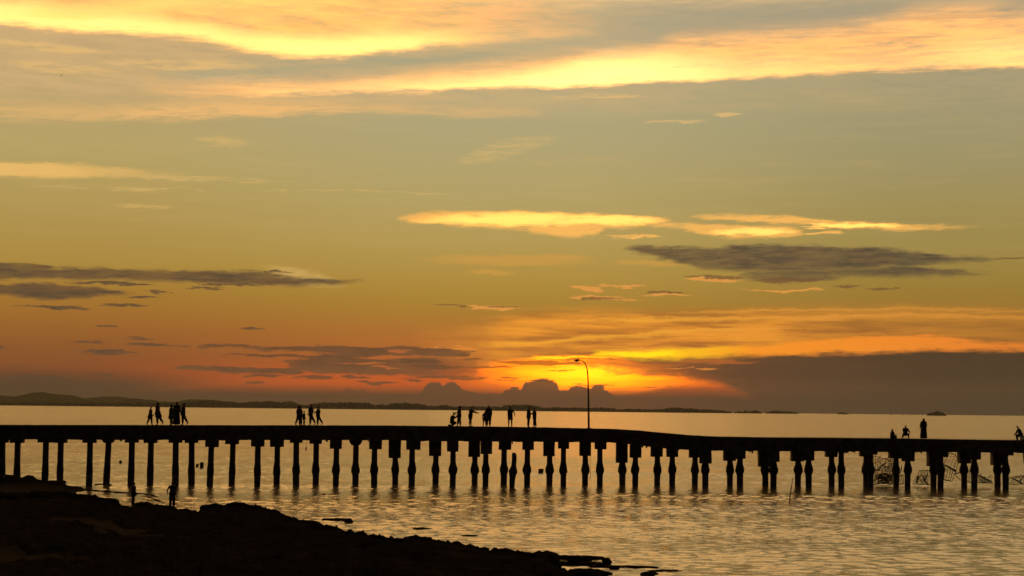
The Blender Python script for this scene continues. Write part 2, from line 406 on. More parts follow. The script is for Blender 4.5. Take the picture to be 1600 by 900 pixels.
after(sky)
y1 = union([blob(1005, 552, 64, 4.6, az=AZ1, el=EL1, edge=0.7), blob(890, 558, 56, 3.2, az=AZ1, el=EL1, edge=0.8)])
sky = mixc(y1 * ss(n_fib, 0.25, 0.5, 0.5, 1.0), sky, (3.0, 0.80, 0.01, 1.0))
tex = union([blob(720, 545, 12, 4), blob(1100, 577, 20, 1.5), blob(1060, 576, 18, 1.2), blob(640, 549, 14, 1.8), blob(680, 543, 20, 1.4)])
sky = mixc(tex * 0.7, sky, lin(232, 140, 56))
after(sky)

fan = union([blob(1010, 571, 66, 3.2, az=AZ1, el=EL1, edge=0.8), blob(1120, 566, 60, 4, az=AZ1, el=EL1, edge=0.9), blob(1000, 583, 40, 2.4, az=AZ1, el=EL1, edge=0.8)])
sky = mixc(fan * 0.6, sky, lin(196, 104, 44))
# --- low dark streaks left of the gap
strk = lin(92, 64, 45)
N1 = band([(300, 543), (335, 538), (400, 541), (520, 540), (600, 542), (680, 543), (735, 547)], [(300, 543), (340, 542), (400, 546), (480, 550), (560, 556), (640, 556), (700, 558), (735, 551)], 3, 4,
          [(300, 0.6), (340, 1), (700, 1), (735, 0.4)], AZ2, EL2)
N2 = band([(430, 566), (470, 558), (520, 553), (600, 562), (680, 558), (720, 561), (750, 566)], [(430, 570), (470, 578), (520, 584), (580, 586), (640, 586), (700, 589), (750, 588)], 4, 5,
          [(430, 0.7), (480, 1), (640, 0.95), (700, 0.6), (750, 0.3)], AZ2, EL2)
N3 = band([(268, 573), (300, 570), (350, 573), (420, 576), (480, 574)], [(268, 576), (320, 580), (380, 584), (440, 584), (480, 584)], 3, 4, None, AZ2, EL2)
N4 = union([blob(430, 555, 66, 2.6), blob(410, 588, 24, 2.8), blob(495, 590, 30, 3.6), blob(555, 590, 26, 2), blob(585, 597, 32, 2.4), blob(645, 595, 12, 1.8), blob(395, 597, 14, 1.5),
            blob(700, 590, 52, 3.0), blob(690, 572, 44, 3.0), blob(660, 565, 30, 3.0), blob(745, 562, 24, 2.4), blob(760, 573, 36, 2.4), blob(850, 567, 78, 3.8), blob(905, 562, 60, 1.6), blob(800, 590, 14, 1.6),
            blob(780, 594, 16, 1.0), blob(845, 594, 26, 1.8), blob(1017, 605, 8, 1.2), blob(1047, 606, 7, 1.0), blob(925, 601, 34, 1.0), blob(880, 578, 20, 1.0)])
sky = mixc(union([N1, N2, N3]) * 0.94, sky, mixc(ss(n_rag2, 0.3, 0.7), strk, lin(112, 76, 50)))
sky = mixc(N4 * 0.85, sky, mixc(ss(rs, 0.4, 3.0), lin(168, 92, 28), strk))
sky = mixc(union([blob(630, 549, 22, 1.6), blob(560, 568, 40, 2.2), blob(600, 574, 30, 1.6)]) * 0.6, sky, lin(196, 104, 48))
after(sky)
N5 = union([blob(1330, 518, 70, 2.0), blob(1110, 512, 36, 1.4), blob(1360, 526, 24, 2.0), blob(1245, 517, 40, 1.2), blob(1060, 538, 90, 3.2, az=AZ1, el=EL1, edge=0.9), blob(860, 545, 70, 6, az=AZ1, el=EL1, edge=0.9)])
sky = mixc(N5 * 0.5, sky, lin(160, 92, 44))

# --- horizon haze bank and cumulus standing in it
bank = ss(EL + (n_soft - 0.5) * 0.16 + (n_rag2 - 0.5) * 0.06, E(599), E(623))
bank_l = ss(EL + (n_soft - 0.5) * 0.2, E(578), E(612)) * ss(AZ, azel(420, 600)[0], azel(150, 600)[0])
hz_c = ramp(AZ, -18, 18, [(-18, lin(66, 52, 38)), (azel(400, 620)[0], lin(74, 56, 40)), (azel(800, 620)[0], lin(86, 60, 43)), (azel(960, 620)[0], lin(88, 58, 42)), (azel(1250, 620)[0], lin(66, 54, 41)), (18, lin(54, 49, 40))], 'LINEAR')
sky = mixc(bank.max(bank_l), sky, hz_c)
after(sky)
cu = band([(640, 626), (654, 619), (662, 607), (668, 600), (674, 597.5), (682, 597.5), (689, 600), (694, 602), (698, 598.5), (703, 597), (709, 597), (714, 600), (719, 604), (725, 610), (740, 613), (760, 615), (780, 615), (792, 611), (802, 608),
           (814, 609), (819, 599), (826, 596), (836, 594), (846, 591), (858, 592.5), (865, 596), (870, 600), (876, 609), (886, 610), (893, 604), (903, 602), (914, 605), (922, 607), (930, 602), (938, 602), (946, 609), (956, 616), (970, 622), (990, 622)],
          [(640, 690), (990, 690)], 4, 4, [(640, 0.6), (660, 1), (950, 1), (990, 0.4)], AZ3, EL3)
cu2 = band([(528, 620), (536, 612), (545, 606), (556, 609), (568, 608), (574, 613), (578, 620)], [(528, 660), (578, 660)], 3, 4, [(528, 0.4), (540, 0.7), (578, 0.4)], AZ3, EL3)
tiny = union([blob(803, 607, 7, 2.4, az=AZ3, el=EL3), blob(790, 611, 4, 1.4, az=AZ3, el=EL3)])
sky = mixc(union([cu, cu2, tiny]) * 0.96, sky, ramp(EL, E(640), E(595), [(E(640), lin(84, 58, 42)), (E(595), lin(88, 62, 45))]))

# --- the rest of the sky: dusk dims away from the sun
ang = DX * math.sin(math.radians(sun_a)) + DY * math.cos(math.radians(sun_a))
rear = ramp(EL, -4, 90, [(-4, lin(20, 19, 20)), (4, lin(30, 28, 30)), (18, lin(34, 34, 40)), (90, lin(32, 35, 42))], 'LINEAR')
sky = mixc(ss(ang, 0.86, -0.15), sky, rear)
after(sky)

nish = wt.nodes.new('ShaderNodeTexSky')
nish.sky_type = 'NISHITA'; nish.sun_disc = False
SUN_AZ = math.radians(sun_a); SUN_EL = math.radians(max(sun_e, 1.0))
nish.sun_elevation = SUN_EL; nish.sun_rotation = SUN_AZ
bg = wt.nodes.new('ShaderNodeBackground'); bg2 = wt.nodes.new('ShaderNodeBackground')
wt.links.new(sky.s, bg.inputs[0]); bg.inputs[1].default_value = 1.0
wt.links.new(nish.outputs[0], bg2.inputs[0]); bg2.inputs[1].default_value = NISH
ad = wt.nodes.new('ShaderNodeAddShader'); wo = wt.nodes.new('ShaderNodeOutputWorld')
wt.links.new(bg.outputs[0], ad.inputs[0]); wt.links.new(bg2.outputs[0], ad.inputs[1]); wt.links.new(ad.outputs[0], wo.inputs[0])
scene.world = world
world.cycles.sampling_method = 'MANUAL'
world.cycles.sample_map_resolution = 512

# ---------------------------------------------------------------- the sun (veiled, about to set)
sun = bpy.data.lights.new('sun', 'SUN')
sun.energy = SUN_STRENGTH; sun.angle = math.radians(10.0); sun.color = (1.0, 0.52, 0.2)
suno = bpy.data.objects.new('sun', sun)
COL.objects.link(suno)
sd = Vector((math.sin(SUN_AZ) * math.cos(SUN_EL), math.cos(SUN_AZ) * math.cos(SUN_EL), math.sin(SUN_EL)))
suno.rotation_euler = sd.to_track_quat('Z', 'Y').to_euler()

# ---------------------------------------------------------------- materials
def material(name, build):
    m = bpy.data.materials.new(name); m.use_nodes = True
    nt = m.node_tree; b = nt.nodes['Principled BSDF']
    build(nt, b)
    return m

def solid(name, c1, c2, scale=3.0, rough=0.8, bump=0.0, spec=0.25, detail=5.0):
    """two-tone mottled material"""
    def f(nt, b):
        tcn = nt.nodes.new('ShaderNodeTexCoord')
        n = nt.nodes.new('ShaderNodeTexNoise'); n.inputs['Scale'].default_value = scale; n.inputs['Detail'].default_value = detail
        nt.links.new(tcn.outputs['Object'], n.inputs['Vector'])
        r = nt.nodes.new('ShaderNodeValToRGB')
        r.color_ramp.elements[0].position = 0.35; r.color_ramp.elements[0].color = (*c1, 1)
        r.color_ramp.elements[1].position = 0.65; r.color_ramp.elements[1].color = (*c2, 1)
        nt.links.new(n.outputs['Fac'], r.inputs[0]); nt.links.new(r.outputs[0], b.inputs['Base Color'])
        b.inputs['Roughness'].default_value = rough
        b.inputs['Specular IOR Level'].default_value = spec
        if bump:
            bp = nt.nodes.new('ShaderNodeBump'); bp.inputs['Strength'].default_value = bump; bp.inputs['Distance'].default_value = 0.05
            nt.links.new(n.outputs['Fac'], bp.inputs['Height']); nt.links.new(bp.outputs[0], b.inputs['Normal'])
    return material(name, f)

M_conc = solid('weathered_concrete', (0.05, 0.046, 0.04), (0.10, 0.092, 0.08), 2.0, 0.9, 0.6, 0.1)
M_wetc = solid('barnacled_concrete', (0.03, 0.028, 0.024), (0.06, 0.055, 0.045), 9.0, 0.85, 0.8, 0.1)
M_steel = solid('painted_steel', (0.08, 0.075, 0.07), (0.11, 0.10, 0.09), 6.0, 0.6, 0.0, 0.2)
M_glass = solid('lamp_glass', (0.25, 0.25, 0.24), (0.3, 0.3, 0.28), 4.0, 0.3)
M_skin = solid('skin', (0.16, 0.09, 0.055), (0.18, 0.10, 0.06), 8.0, 0.7, 0.0, 0.1)
M_hair = solid('black_hair', (0.01, 0.009, 0.008), (0.016, 0.013, 0.011), 30.0, 0.7, 0.0, 0.1)
M_wood = solid('old_timber', (0.05, 0.036, 0.024), (0.08, 0.06, 0.04), 7.0, 0.9, 0.5, 0.1)
M_wire = solid('rusty_wire', (0.03, 0.016, 0.011), (0.05, 0.028, 0.018), 9.0, 0.8, 0.0, 0.1)
M_buoy = solid('fouled_buoy', (0.05, 0.03, 0.02), (0.08, 0.05, 0.03), 9.0, 0.8, 0.0, 0.1)
M_rope = solid('wet_rope', (0.06, 0.05, 0.04), (0.09, 0.08, 0.06), 12.0, 0.9)
M_leaf = solid('far_foliage', (0.035, 0.045, 0.02), (0.06, 0.07, 0.03), 0.02, 1.0, 0.0, 0.0)
M_hill = solid('wooded_hill', (0.035, 0.045, 0.022), (0.055, 0.062, 0.03), 0.012, 1.0, 0.0, 0.0)
M_bird = solid('bird_feathers', (0.04, 0.035, 0.03), (0.06, 0.05, 0.04), 9.0, 0.9)
CLOTH = {k: solid(k + '_cloth', tuple(v * 0.85 for v in c), c, 14.0, 0.95, 0.0, 0.05) for k, c in {
    'dark': (0.03, 0.028, 0.03), 'blue': (0.04, 0.05, 0.08), 'grey': (0.07, 0.068, 0.065), 'brown': (0.06, 0.042, 0.03),
    'red': (0.08, 0.03, 0.025), 'teal': (0.03, 0.055, 0.055), 'black': (0.02, 0.02, 0.02)}.items()}

def rock_material():
    def f(nt, b):
        tcn = nt.nodes.new('ShaderNodeTexCoord')
        n = nt.nodes.new('ShaderNodeTexNoise'); n.inputs['Scale'].default_value = 1.3; n.inputs['Detail'].default_value = 9
        nt.links.new(tcn.outputs['Object'], n.inputs['Vector'])
        v = nt.nodes.new('ShaderNodeTexNoise'); v.inputs['Scale'].default_value = 11; v.inputs['Detail'].default_value = 5
        nt.links.new(tcn.outputs['Object'], v.inputs['Vector'])
        r = nt.nodes.new('ShaderNodeValToRGB')
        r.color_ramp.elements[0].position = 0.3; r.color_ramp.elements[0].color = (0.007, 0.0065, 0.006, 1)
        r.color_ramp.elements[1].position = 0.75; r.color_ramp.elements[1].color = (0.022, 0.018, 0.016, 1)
        nt.links.new(n.outputs['Fac'], r.inputs[0])
        at = nt.nodes.new('ShaderNodeAttribute'); at.attribute_name = 'sand'
        sandc = nt.nodes.new('ShaderNodeValToRGB')
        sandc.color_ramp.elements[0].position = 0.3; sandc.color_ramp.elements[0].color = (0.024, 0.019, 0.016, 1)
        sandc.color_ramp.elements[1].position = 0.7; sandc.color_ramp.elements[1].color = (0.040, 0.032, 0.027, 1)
        nt.links.new(v.outputs['Fac'], sandc.inputs[0])
        mr = nt.nodes.new('ShaderNodeMapRange'); mr.interpolation_type = 'SMOOTHSTEP'
        ad_ = nt.nodes.new('ShaderNodeMath'); ad_.operation = 'MULTIPLY_ADD'; ad_.inputs[1].default_value = 0.9
        nt.links.new(n.outputs['Fac'], ad_.inputs[0]); nt.links.new(at.outputs['Fac'], ad_.inputs[2])
        mr.inputs['From Min'].default_value = 0.85; mr.inputs['From Max'].default_value = 1.05
        nt.links.new(ad_.outputs[0], mr.inputs['Value'])
        mx = nt.nodes.new('ShaderNodeMix'); mx.data_type = 'RGBA'
        nt.links.new(mr.outputs[0], mx.inputs[0]); nt.links.new(r.outputs[0], mx.inputs[6]); nt.links.new(sandc.outputs[0], mx.inputs[7])
        nt.links.new(mx.outputs[2], b.inputs['Base Color'])
        b.inputs['Roughness'].default_value = 0.95; b.inputs['Specular IOR Level'].default_value = 0.0
        bp = nt.nodes.new('ShaderNodeBump'); bp.inputs['Strength'].default_value = 0.7; bp.inputs['Distance'].default_value = 0.12
        nt.links.new(v.outputs['Fac'], bp.inputs['Height']); nt.links.new(bp.outputs[0], b.inputs['Normal'])
    return material('wet_shore_rock', f)
M_rock = rock_material()

def water_material():
    def f(nt, b):
        L = nt.links.new
        b.inputs['Base Color'].default_value = (0.13, 0.088, 0.045, 1)
        b.inputs['IOR'].default_value = 1.36
        geo = nt.nodes.new('ShaderNodeNewGeometry')
        def noise_(sx, sy, scale, detail, rough, seed, dist=0.0):
            m = nt.nodes.new('ShaderNodeMapping'); m.inputs['Scale'].default_value = (sx, sy, 1); m.inputs['Location'].default_value = (seed, seed * 0.7, 0)
            L(geo.outputs['Position'], m.inputs[0])
            n = nt.nodes.new('ShaderNodeTexNoise'); n.inputs['Scale'].default_value = scale; n.inputs['Detail'].default_value = detail
            n.inputs['Roughness'].default_value = rough; n.inputs['Distortion'].default_value = dist
            L(m.outputs[0], n.inputs['Vector']); return n.outputs['Fac']
        def math_(op, a, c, d=None):
            n = nt.nodes.new('ShaderNodeMath'); n.operation = op
            for i, v in enumerate((a, c, d)):
                if v is None: continue
                if hasattr(v, 'links'): L(v, n.inputs[i])
                else: n.inputs[i].default_value = v
            return n.outputs[0]
        # wave facets: slopes taken straight from noise vectors, so waves far below a pixel still scatter the sky
        def slopes(sx, sy, scale, detail, rough, seed, dist, ax, ay):
            m = nt.nodes.new('ShaderNodeMapping'); m.inputs['Scale'].default_value = (sx, sy, 1); m.inputs['Location'].default_value = (seed, seed * 0.7, 0)
            L(geo.outputs['Position'], m.inputs[0])
            n = nt.nodes.new('ShaderNodeTexNoise'); n.inputs['Scale'].default_value = scale; n.inputs['Detail'].default_value = detail
            n.inputs['Roughness'].default_value = rough; n.inputs['Distortion'].default_value = dist
            L(m.outputs[0], n.inputs['Vector'])
            a = nt.nodes.new('ShaderNodeVectorMath'); a.operation = 'SUBTRACT'; a.inputs[1].default_value = (0.5, 0.5, 0.5); L(n.outputs['Color'], a.inputs[0])
            b_ = nt.nodes.new('ShaderNodeVectorMath'); b_.operation = 'MULTIPLY'; b_.inputs[1].default_value = (ax, ay, 0); L(a.outputs[0], b_.inputs[0])
            return b_.outputs[0]
        def vadd(a, c):
            n = nt.nodes.new('ShaderNodeVectorMath'); n.operation = 'ADD'; L(a, n.inputs[0]); L(c, n.inputs[1]); return n.outputs[0]
        s1 = slopes(0.8, 0.6, 0.75, 2, 0.5, 3.0, 0.3, W1X, W1Y)      # wavelets a few metres long
        s2 = slopes(1.0, 1.0, 2.6, 3, 0.6, 17.0, 0.2, W2X, W2Y)     # chop
        s3 = slopes(1.0, 1.0, 9.0, 2, 0.6, 31.0, 0.0, W3, W3)       # ripples
        calm = noise_(0.14, 0.6, 0.05, 4, 0.55, 51.0)               # slicks and cat's paws
        mr = nt.nodes.new('ShaderNodeMapRange'); mr.interpolation_type = 'SMOOTHSTEP'
        mr.inputs['From Min'].default_value = 0.36; mr.inputs['From Max'].default_value = 0.64
        mr.inputs['To Min'].default_value = 0.6; mr.inputs['To Max'].default_value = 1.2
        L(calm, mr.inputs[0])
        tot = vadd(vadd(s1, s2), s3)
        # beyond the modelled waves (about 200 m out) all of the roughness comes from here
        sepp = nt.nodes.new('ShaderNodeSeparateXYZ'); L(geo.outputs['Position'], sepp.inputs[0])
        fr = nt.nodes.new('ShaderNodeMapRange'); fr.inputs['From Min'].default_value = 190; fr.inputs['From Max'].default_value = 250
        fr.inputs['To Min'].default_value = W_NEAR; fr.inputs['To Max'].default_value = 1.0
        L(sepp.outputs[1], fr.inputs[0])
        sc = nt.nodes.new('ShaderNodeVectorMath'); sc.operation = 'SCALE'; L(tot, sc.inputs[0]); L(math_('MULTIPLY', mr.outputs[0], fr.outputs[0]), sc.inputs['Scale'])
        up = nt.nodes.new('ShaderNodeVectorMath'); up.operation = 'ADD'; L(geo.outputs['Normal'], up.inputs[1])
        L(sc.outputs[0], up.inputs[0])
        nn = nt.nodes.new('ShaderNodeVectorMath'); nn.operation = 'NORMALIZE'; L(up.outputs[0], nn.inputs[0])
        L(nn.outputs[0], b.inputs['Normal'])
        b.inputs['Roughness'].default_value = W_ROUGH
    return material('sea_water', f)
W1X, W1Y, W2X, W2Y, W3, W_ROUGH = 0.16, 0.30, 0.30, 0.62, 0.75, 0.14
W_NEAR, WAVE_SLOPE = 0.38, 0.072
M_water = water_material()

# ---------------------------------------------------------------- object helpers
def link(o, parent=None):
    COL.objects.link(o)
    if parent is not None: o.parent = parent
    return o

def mesh_obj(name, verts, faces, mat, parent=None, smooth=False):
    me = bpy.data.meshes.new(name); me.from_pydata([tuple(v) for v in verts], [], faces); me.update()
    if mat: me.materials.append(mat)
    if smooth: me.shade_smooth()
    return link(bpy.data.objects.new(name, me), parent)

def bm_obj(name, bm, mat, parent=None, smooth=False):
    me = bpy.data.meshes.new(name); bm.to_mesh(me); bm.free()
    if mat: me.materials.append(mat)
    if smooth: me.shade_smooth()
    return link(bpy.data.objects.new(name, me), parent)

def tag(o, label=None, cat=None, group=None, kind=None):
    if label: o['label'] = label
    if cat: o['category'] = cat
    if group: o['group'] = group
    if kind: o['kind'] = kind
    return o

def thing(name, label, cat, loc=(0, 0, 0), group=None):
    o = bpy.data.objects.new(name, None); o.location = loc; o.empty_display_size = 0.5
    return tag(link(o), label, cat, group)

def box(bm, x0, x1, y0, y1, z0, z1, jit=0.0, rnd=None):
    vs = []
    for z in (z0, z1):
        for x, y in ((x0, y0), (x1, y0), (x1, y1), (x0, y1)):
            d = [(rnd.uniform(-jit, jit) if rnd else 0) for _ in range(3)]
            vs.append(bm.verts.new((x + d[0], y + d[1], z + d[2])))
    for f in ((3, 2, 1, 0), (4, 5, 6, 7), (0, 1, 5, 4), (1, 2, 6, 5), (2, 3, 7, 6), (3, 0, 4, 7)):
        bm.faces.new([vs[i] for i in f])
    return vs

def tube(bm, pts, radii, n=8, caps=True):
    """tapered tube along a polyline"""
    rings = []
    prev = None
    for i, p in enumerate(pts):
        p = Vector(p)
        a = Vector(pts[max(i - 1, 0)]); b = Vector(pts[min(i + 1, len(pts) - 1)])
        t = (b - a).normalized()
        if prev is None:
            u = t.orthogonal().normalized()
        else:
            u = (prev - t * prev.dot(t)).normalized()
        prev = u; w = t.cross(u)
        r = radii[i] if isinstance(radii, (list, tuple)) else radii
        rings.append([bm.verts.new(p + (u * math.cos(k * 2 * math.pi / n) + w * math.sin(k * 2 * math.pi / n)) * r) for k in range(n)])
    for r0, r1 in zip(rings, rings[1:]):
        for k in range(n):
            bm.faces.new((r0[k], r0[(k + 1) % n], r1[(k + 1) % n], r1[k]))
    if caps:
        bm.faces.new(rings[0][::-1]); bm.faces.new(rings[-1])

def rough_block(name, sx, sy, sz, mat, parent, seed, amp=0.02, div=3, loc=(0, 0, 0)):
    """concrete block with chipped uneven faces, centred on x,y with its top at z=0"""
    bm = bmesh.new(); bmesh.ops.create_cube(bm, size=1.0)
    bmesh.ops.subdivide_edges(bm, edges=bm.edges[:], cuts=div, use_grid_fill=True)
    for v in bm.verts:
        v.co = Vector((v.co.x * sx, v.co.y * sy, (v.co.z - 0.5) * sz))
        v.co += mnoise.noise_vector(v.co * 1.7 + Vector((seed * 3.1, seed, 0))) * amp
    o = bm_obj(name, bm, mat, parent); o.location = loc
    return o

# ---------------------------------------------------------------- water
import numpy as np
SEA_FAR = 9000.0
def sea_mesh():
    """one sheet: modelled wavelets from the shore to beyond the pier, flat water out to the horizon"""
    rs_ = np.random.RandomState(7)
    ys = [52.0]
    while ys[-1] < 250: ys.append(ys[-1] + 0.13 + 0.10 * (ys[-1] - 52) / 200)
    ys = np.array(ys)
    xs = np.arange(-62.0, 78.0, 0.24)
    X, Y = np.meshgrid(xs, ys)
    X = X * (0.45 + 0.55 * Y / 250.0)          # the sheet widens with distance
    Zh = np.zeros_like(X)
    n = 110
    lam = np.exp(rs_.uniform(math.log(0.5), math.log(1.5), n))
    th = rs_.normal(0, 0.62, n) + math.pi / 2 + 0.15
    ph = rs_.uniform(0, 2 * math.pi, n)
    s = WAVE_SLOPE * math.sqrt(2.0 / n)
    for l, t, p in zip(lam, th, ph):
        k = 2 * math.pi / l
        w = 1.15 if 0.7 < l < 1.8 else 0.85
        Zh += (s * w / k) * np.sin(k * (math.cos(t) * X + math.sin(t) * Y) + p)
    A = np.ones_like(X)
    for _ in range(14):     # gusts and slicks
        l = np.exp(rs_.uniform(math.log(8), math.log(45))); t = rs_.normal(0, 0.5) + math.pi / 2; p = rs_.uniform(0, 6.28)
        A += 0.09 * np.sin(2 * math.pi / l * (math.cos(t) * X * 0.4 + math.sin(t) * Y) + p)
    shelter = 1.0 - 0.35 * np.clip((Y - 138) / 10, 0, 1)       # calmer behind the pier
    edge = np.clip((250 - Y) / 50, 0, 1) * np.clip((Y - 52) / 6, 0, 1)
    ex = np.clip((np.arange(len(xs)) + 0.0) / 30, 0, 1); ex = ex * ex[::-1]
    Zh *= np.clip(A, 0.35, 1.7) * shelter * edge * ex[None, :]
    R, Cn = X.shape
    V = np.stack([X, Y, Zh], -1).reshape(-1, 3)
    idx = np.arange(R * Cn).reshape(R, Cn)
    Q = np.stack([idx[:-1, :-1], idx[:-1, 1:], idx[1:, 1:], idx[1:, :-1]], -1).reshape(-1, 4)
    # flat surround sharing the four corners
    b = R * Cn
    outer = np.array([(-9000, -60, 0), (9000, -60, 0), (9000, SEA_FAR, 0), (-9000, SEA_FAR, 0)], float)
    c = [int(idx[0, 0]), int(idx[0, -1]), int(idx[-1, -1]), int(idx[-1, 0])]
    V = np.concatenate([V, outer])
    Q = np.concatenate([Q, [(b, b + 1, c[1], c[0]), (b + 1, b + 2, c[2], c[1]), (b + 2, b + 3, c[3], c[2]), (b + 3, b, c[0], c[3])]])
    me = bpy.data.meshes.new('sea')
    me.vertices.add(len(V)); me.vertices.foreach_set('co', V.astype(np.float32).ravel())
    me.loops.add(Q.size); me.loops.foreach_set('vertex_index', Q.astype(np.int32).ravel())
    me.polygons.add(len(Q)); me.polygons.foreach_set('loop_start', np.arange(0, Q.size, 4, dtype=np.int32))
    sm = np.ones(len(Q), bool); sm[-4:] = False
    me.update(calc_edges=True); me.validate()
    me.polygons.foreach_set('use_smooth', sm)
    me.materials.append(M_water)
    return link(bpy.data.objects.new('sea', me))
sea = sea_mesh()
tag(sea, kind='structure')

bm = bmesh.new()
vs = [bm.verts.new(p) for p in ((-9400, -60, -3.0), (9400, -60, -3.0), (9400, 9400, -3.0), (-9400, 9400, -3.0))]
bm.faces.new(vs)
tag(bm_obj('sea_bed', bm, M_rock), kind='structure')

# ---------------------------------------------------------------- far shore
rnd = random.Random(5)
YH = lambda px: 630.6 + 0.01075 * px

def ridge_sheet(name, profile, Y, depth, mat, rough_px, seed, step=2.0, label=None):
    """a land form: photographed skyline at distance Y, sloping down to the water in front and behind"""
    cols = []
    px = profile[0][0]
    while px <= profile[-1][0]:
        y = interp(profile, px)
        top = at_depth(px, y, Y)
        h = max(top.z, 0.5)
        h += (mnoise.fractal(Vector((px * 0.09, seed, 0)), 0.8, 2.2, 5) * rough_px) * Y / F
        h = max(h, 0.4)
        col = []
        for k, (dy, f) in enumerate(((-1.0, -0.02), (-0.75, 0.30), (-0.45, 0.62), (-0.2, 0.88), (0, 1.0), (0.35, 0.8), (1.0, -0.02))):
            w = mnoise.noise(Vector((px * 0.03, k * 3.7, seed))) * 0.12 if 0 < k < 6 and k != 4 else 0
            col.append((top.x * (1 + dy * depth / Y), Y + dy * depth, h * (f + w)))
        cols.append(col); px += step
    verts = [v for c in cols for v in c]; n = 7
    faces = [(i * n + j, (i + 1) * n + j, (i + 1) * n + j + 1, i * n + j + 1) for i in range(len(cols) - 1) for j in range(n - 1)]
    return mesh_obj(name, verts, faces, mat, smooth=True)

hill = ridge_sheet('hills', [(-260, 628), (-120, 622), (-40, 620), (0, 619.5), (18, 622), (30, 618), (40, 616), (50, 613.5), (62, 612.3), (70, 613), (82, 615.5), (100, 616.5), (120, 619), (133, 623), (150, 626),
    (185, 627), (196, 624), (208, 622.5), (224, 623.5), (240, 625), (255, 628), (262, 629.5), (280, 627), (292, 624.5), (300, 624), (318, 624), (335, 625), (350, 627), (372, 629), (400, 631)], 7000, 500, M_hill, 0.9, 2.0)
tag(hill, kind='structure')
hill2 = ridge_sheet('hills', [(-60, 616), (0, 617.5), (18, 619), (40, 620), (120, 623), (160, 620), (175, 619), (195, 621), (230, 626), (300, 629)], 8200, 400, M_hill, 0.7, 9.0)
tag(hill2, kind='structure')

def far_wood(name, spans, Y, seed, cell=5.0, lowland=True):
    """dense shoreline wood: thousands of small irregular crowns over a low bank"""
    r = random.Random(seed)
    verts, faces = [], []
    base = []
    bm0 = bmesh.new(); bmesh.ops.create_icosphere(bm0, subdivisions=1, radius=1.0)
    iv = [v.co.copy() for v in bm0.verts]; jf = [[v.index for v in f.verts] for f in bm0.faces]; bm0.free()
    for prof in spans:
        px = prof[0][0]
        while px < prof[-1][0]:
            yt = interp(prof, px)
            top = at_depth(px, yt, Y).z + mnoise.noise(Vector((px * 0.21, seed, 0))) * 3.5 + mnoise.noise(Vector((px * 0.07, seed, 5))) * 3.0
            for _ in range(2):
                dy = r.uniform(-60, 60); s = r.uniform(1.8, 4.8)
                h = max(top, 2.5) * r.uniform(0.72, 1.10)
                x = at_depth(px, yt, Y).x * (1 + dy / Y) + r.uniform(-2, 2)
                z = max(h - s, 1.0)
                b = len(verts)
                for v in iv:
                    k = 1 + r.uniform(-0.25, 0.25)
                    verts.append((x + v.x * s * k, Y + dy + v.y * s * k, z + v.z * s * 0.9 * k))
                faces += [[b + i for i in f] for f in jf]
                if h > 5:      # foliage below the crown down to the bank
                    b = len(verts)
                    for v in iv:
                        k = 1 + r.uniform(-0.2, 0.2)
                        verts.append((x + v.x * s * 1.1 * k, Y + dy + v.y * s * k, z * 0.45 + v.z * z * 0.55 * k))
                    faces += [[b + i for i in f] for f in jf]
            px += 0.75
    return mesh_obj(name, verts, faces, M_leaf)

W1 = [(-200, 628), (0, 628.5), (100, 629), (190, 629.5), (260, 630), (300, 628.5), (318, 626.5), (335, 626), (362, 628), (372, 630.5), (378, 629), (400, 627.5), (416, 627), (440, 628), (450, 627.5), (460, 628), (466, 631), (474, 633),
      (500, 629.5), (520, 629), (545, 629), (560, 628.8), (575, 629.5), (586, 633), (594, 632), (602, 633), (610, 630), (640, 630.2), (652, 630.4), (668, 634), (690, 633.3), (705, 634), (716, 635.4), (736, 634), (760, 635.6), (784, 635), (790, 633), (800, 632.6), (826, 633), (840, 634.2), (848, 636.8), (858, 637),
      (872, 636.4), (892, 637.2), (900, 636.6), (930, 637.2), (960, 637.6), (966, 640), (985, 638.6), (1000, 639), (1020, 640), (1035, 638.2), (1060, 636.6), (1072, 637.8), (1100, 639.3), (1130, 641.2), (1140, 642.2)]
tag(far_wood('far_shore_wood', [W1], 6000, 3), 'low dark line of trees along the far shore below the sunset', 'woodland', kind='stuff')
bank_pts = ridge_sheet('far_shore', [(-260, 631), (0, 632), (400, 634.6), (600, 636.4), (800, 638.5), (1000, 641), (1120, 642.6), (1145, 643.2)], 6000, 90, M_hill, 0.1, 4.0, 6.0)
tag(bank_pts, kind='structure')

def islet(prof, Y, label, seed):
    t = thing('islet', label, 'islet', (at_depth((prof[0][0] + prof[-1][0]) / 2, 640, Y).x, Y, 0), 'tree covered islets on the horizon')
    w = far_wood('tree_cover', [prof], Y, seed); w.parent = t
    w.data.transform(Matrix.Translation(-Vector(t.location))); w['kind'] = 'stuff'
    bp = [(prof[0][0] - 2, YH(prof[0][0]) + 2.2)] + [(x, max(y, YH(x) + 0.8)) for x, y in prof] + [(prof[-1][0] + 2, YH(prof[-1][0]) + 2.2)]
    g = ridge_sheet('bank', bp, Y, 60, M_hill, 0.05, seed, 1.0); g.parent = t
    g.data.transform(Matrix.Translation(-Vector(t.location)))
islet([(1148, 643.6), (1152, 642.2), (1157, 643), (1164, 642.6), (1172, 642), (1178, 640.6), (1184, 641.4), (1189, 643.6)], 6200, 'pair of low wooded islets just right of the long far shore', 11)
islet([(1198, 643.8), (1202, 643), (1216, 640.8), (1222, 641.4), (1236, 643.6), (1246, 644)], 6400, 'small double humped islet far out left of the faint cloud corner', 12)
islet([(1310, 645.2), (1314, 644.2), (1318, 643.6), (1324, 645)], 6600, 'tiny dark islet on the horizon above the paired pier piles', 13)
islet([(1450, 646.8), (1454, 645), (1460, 643.8), (1466, 643), (1472, 644), (1476, 646.6)], 5200, 'round tree topped islet on the horizon right of the robed person', 14)
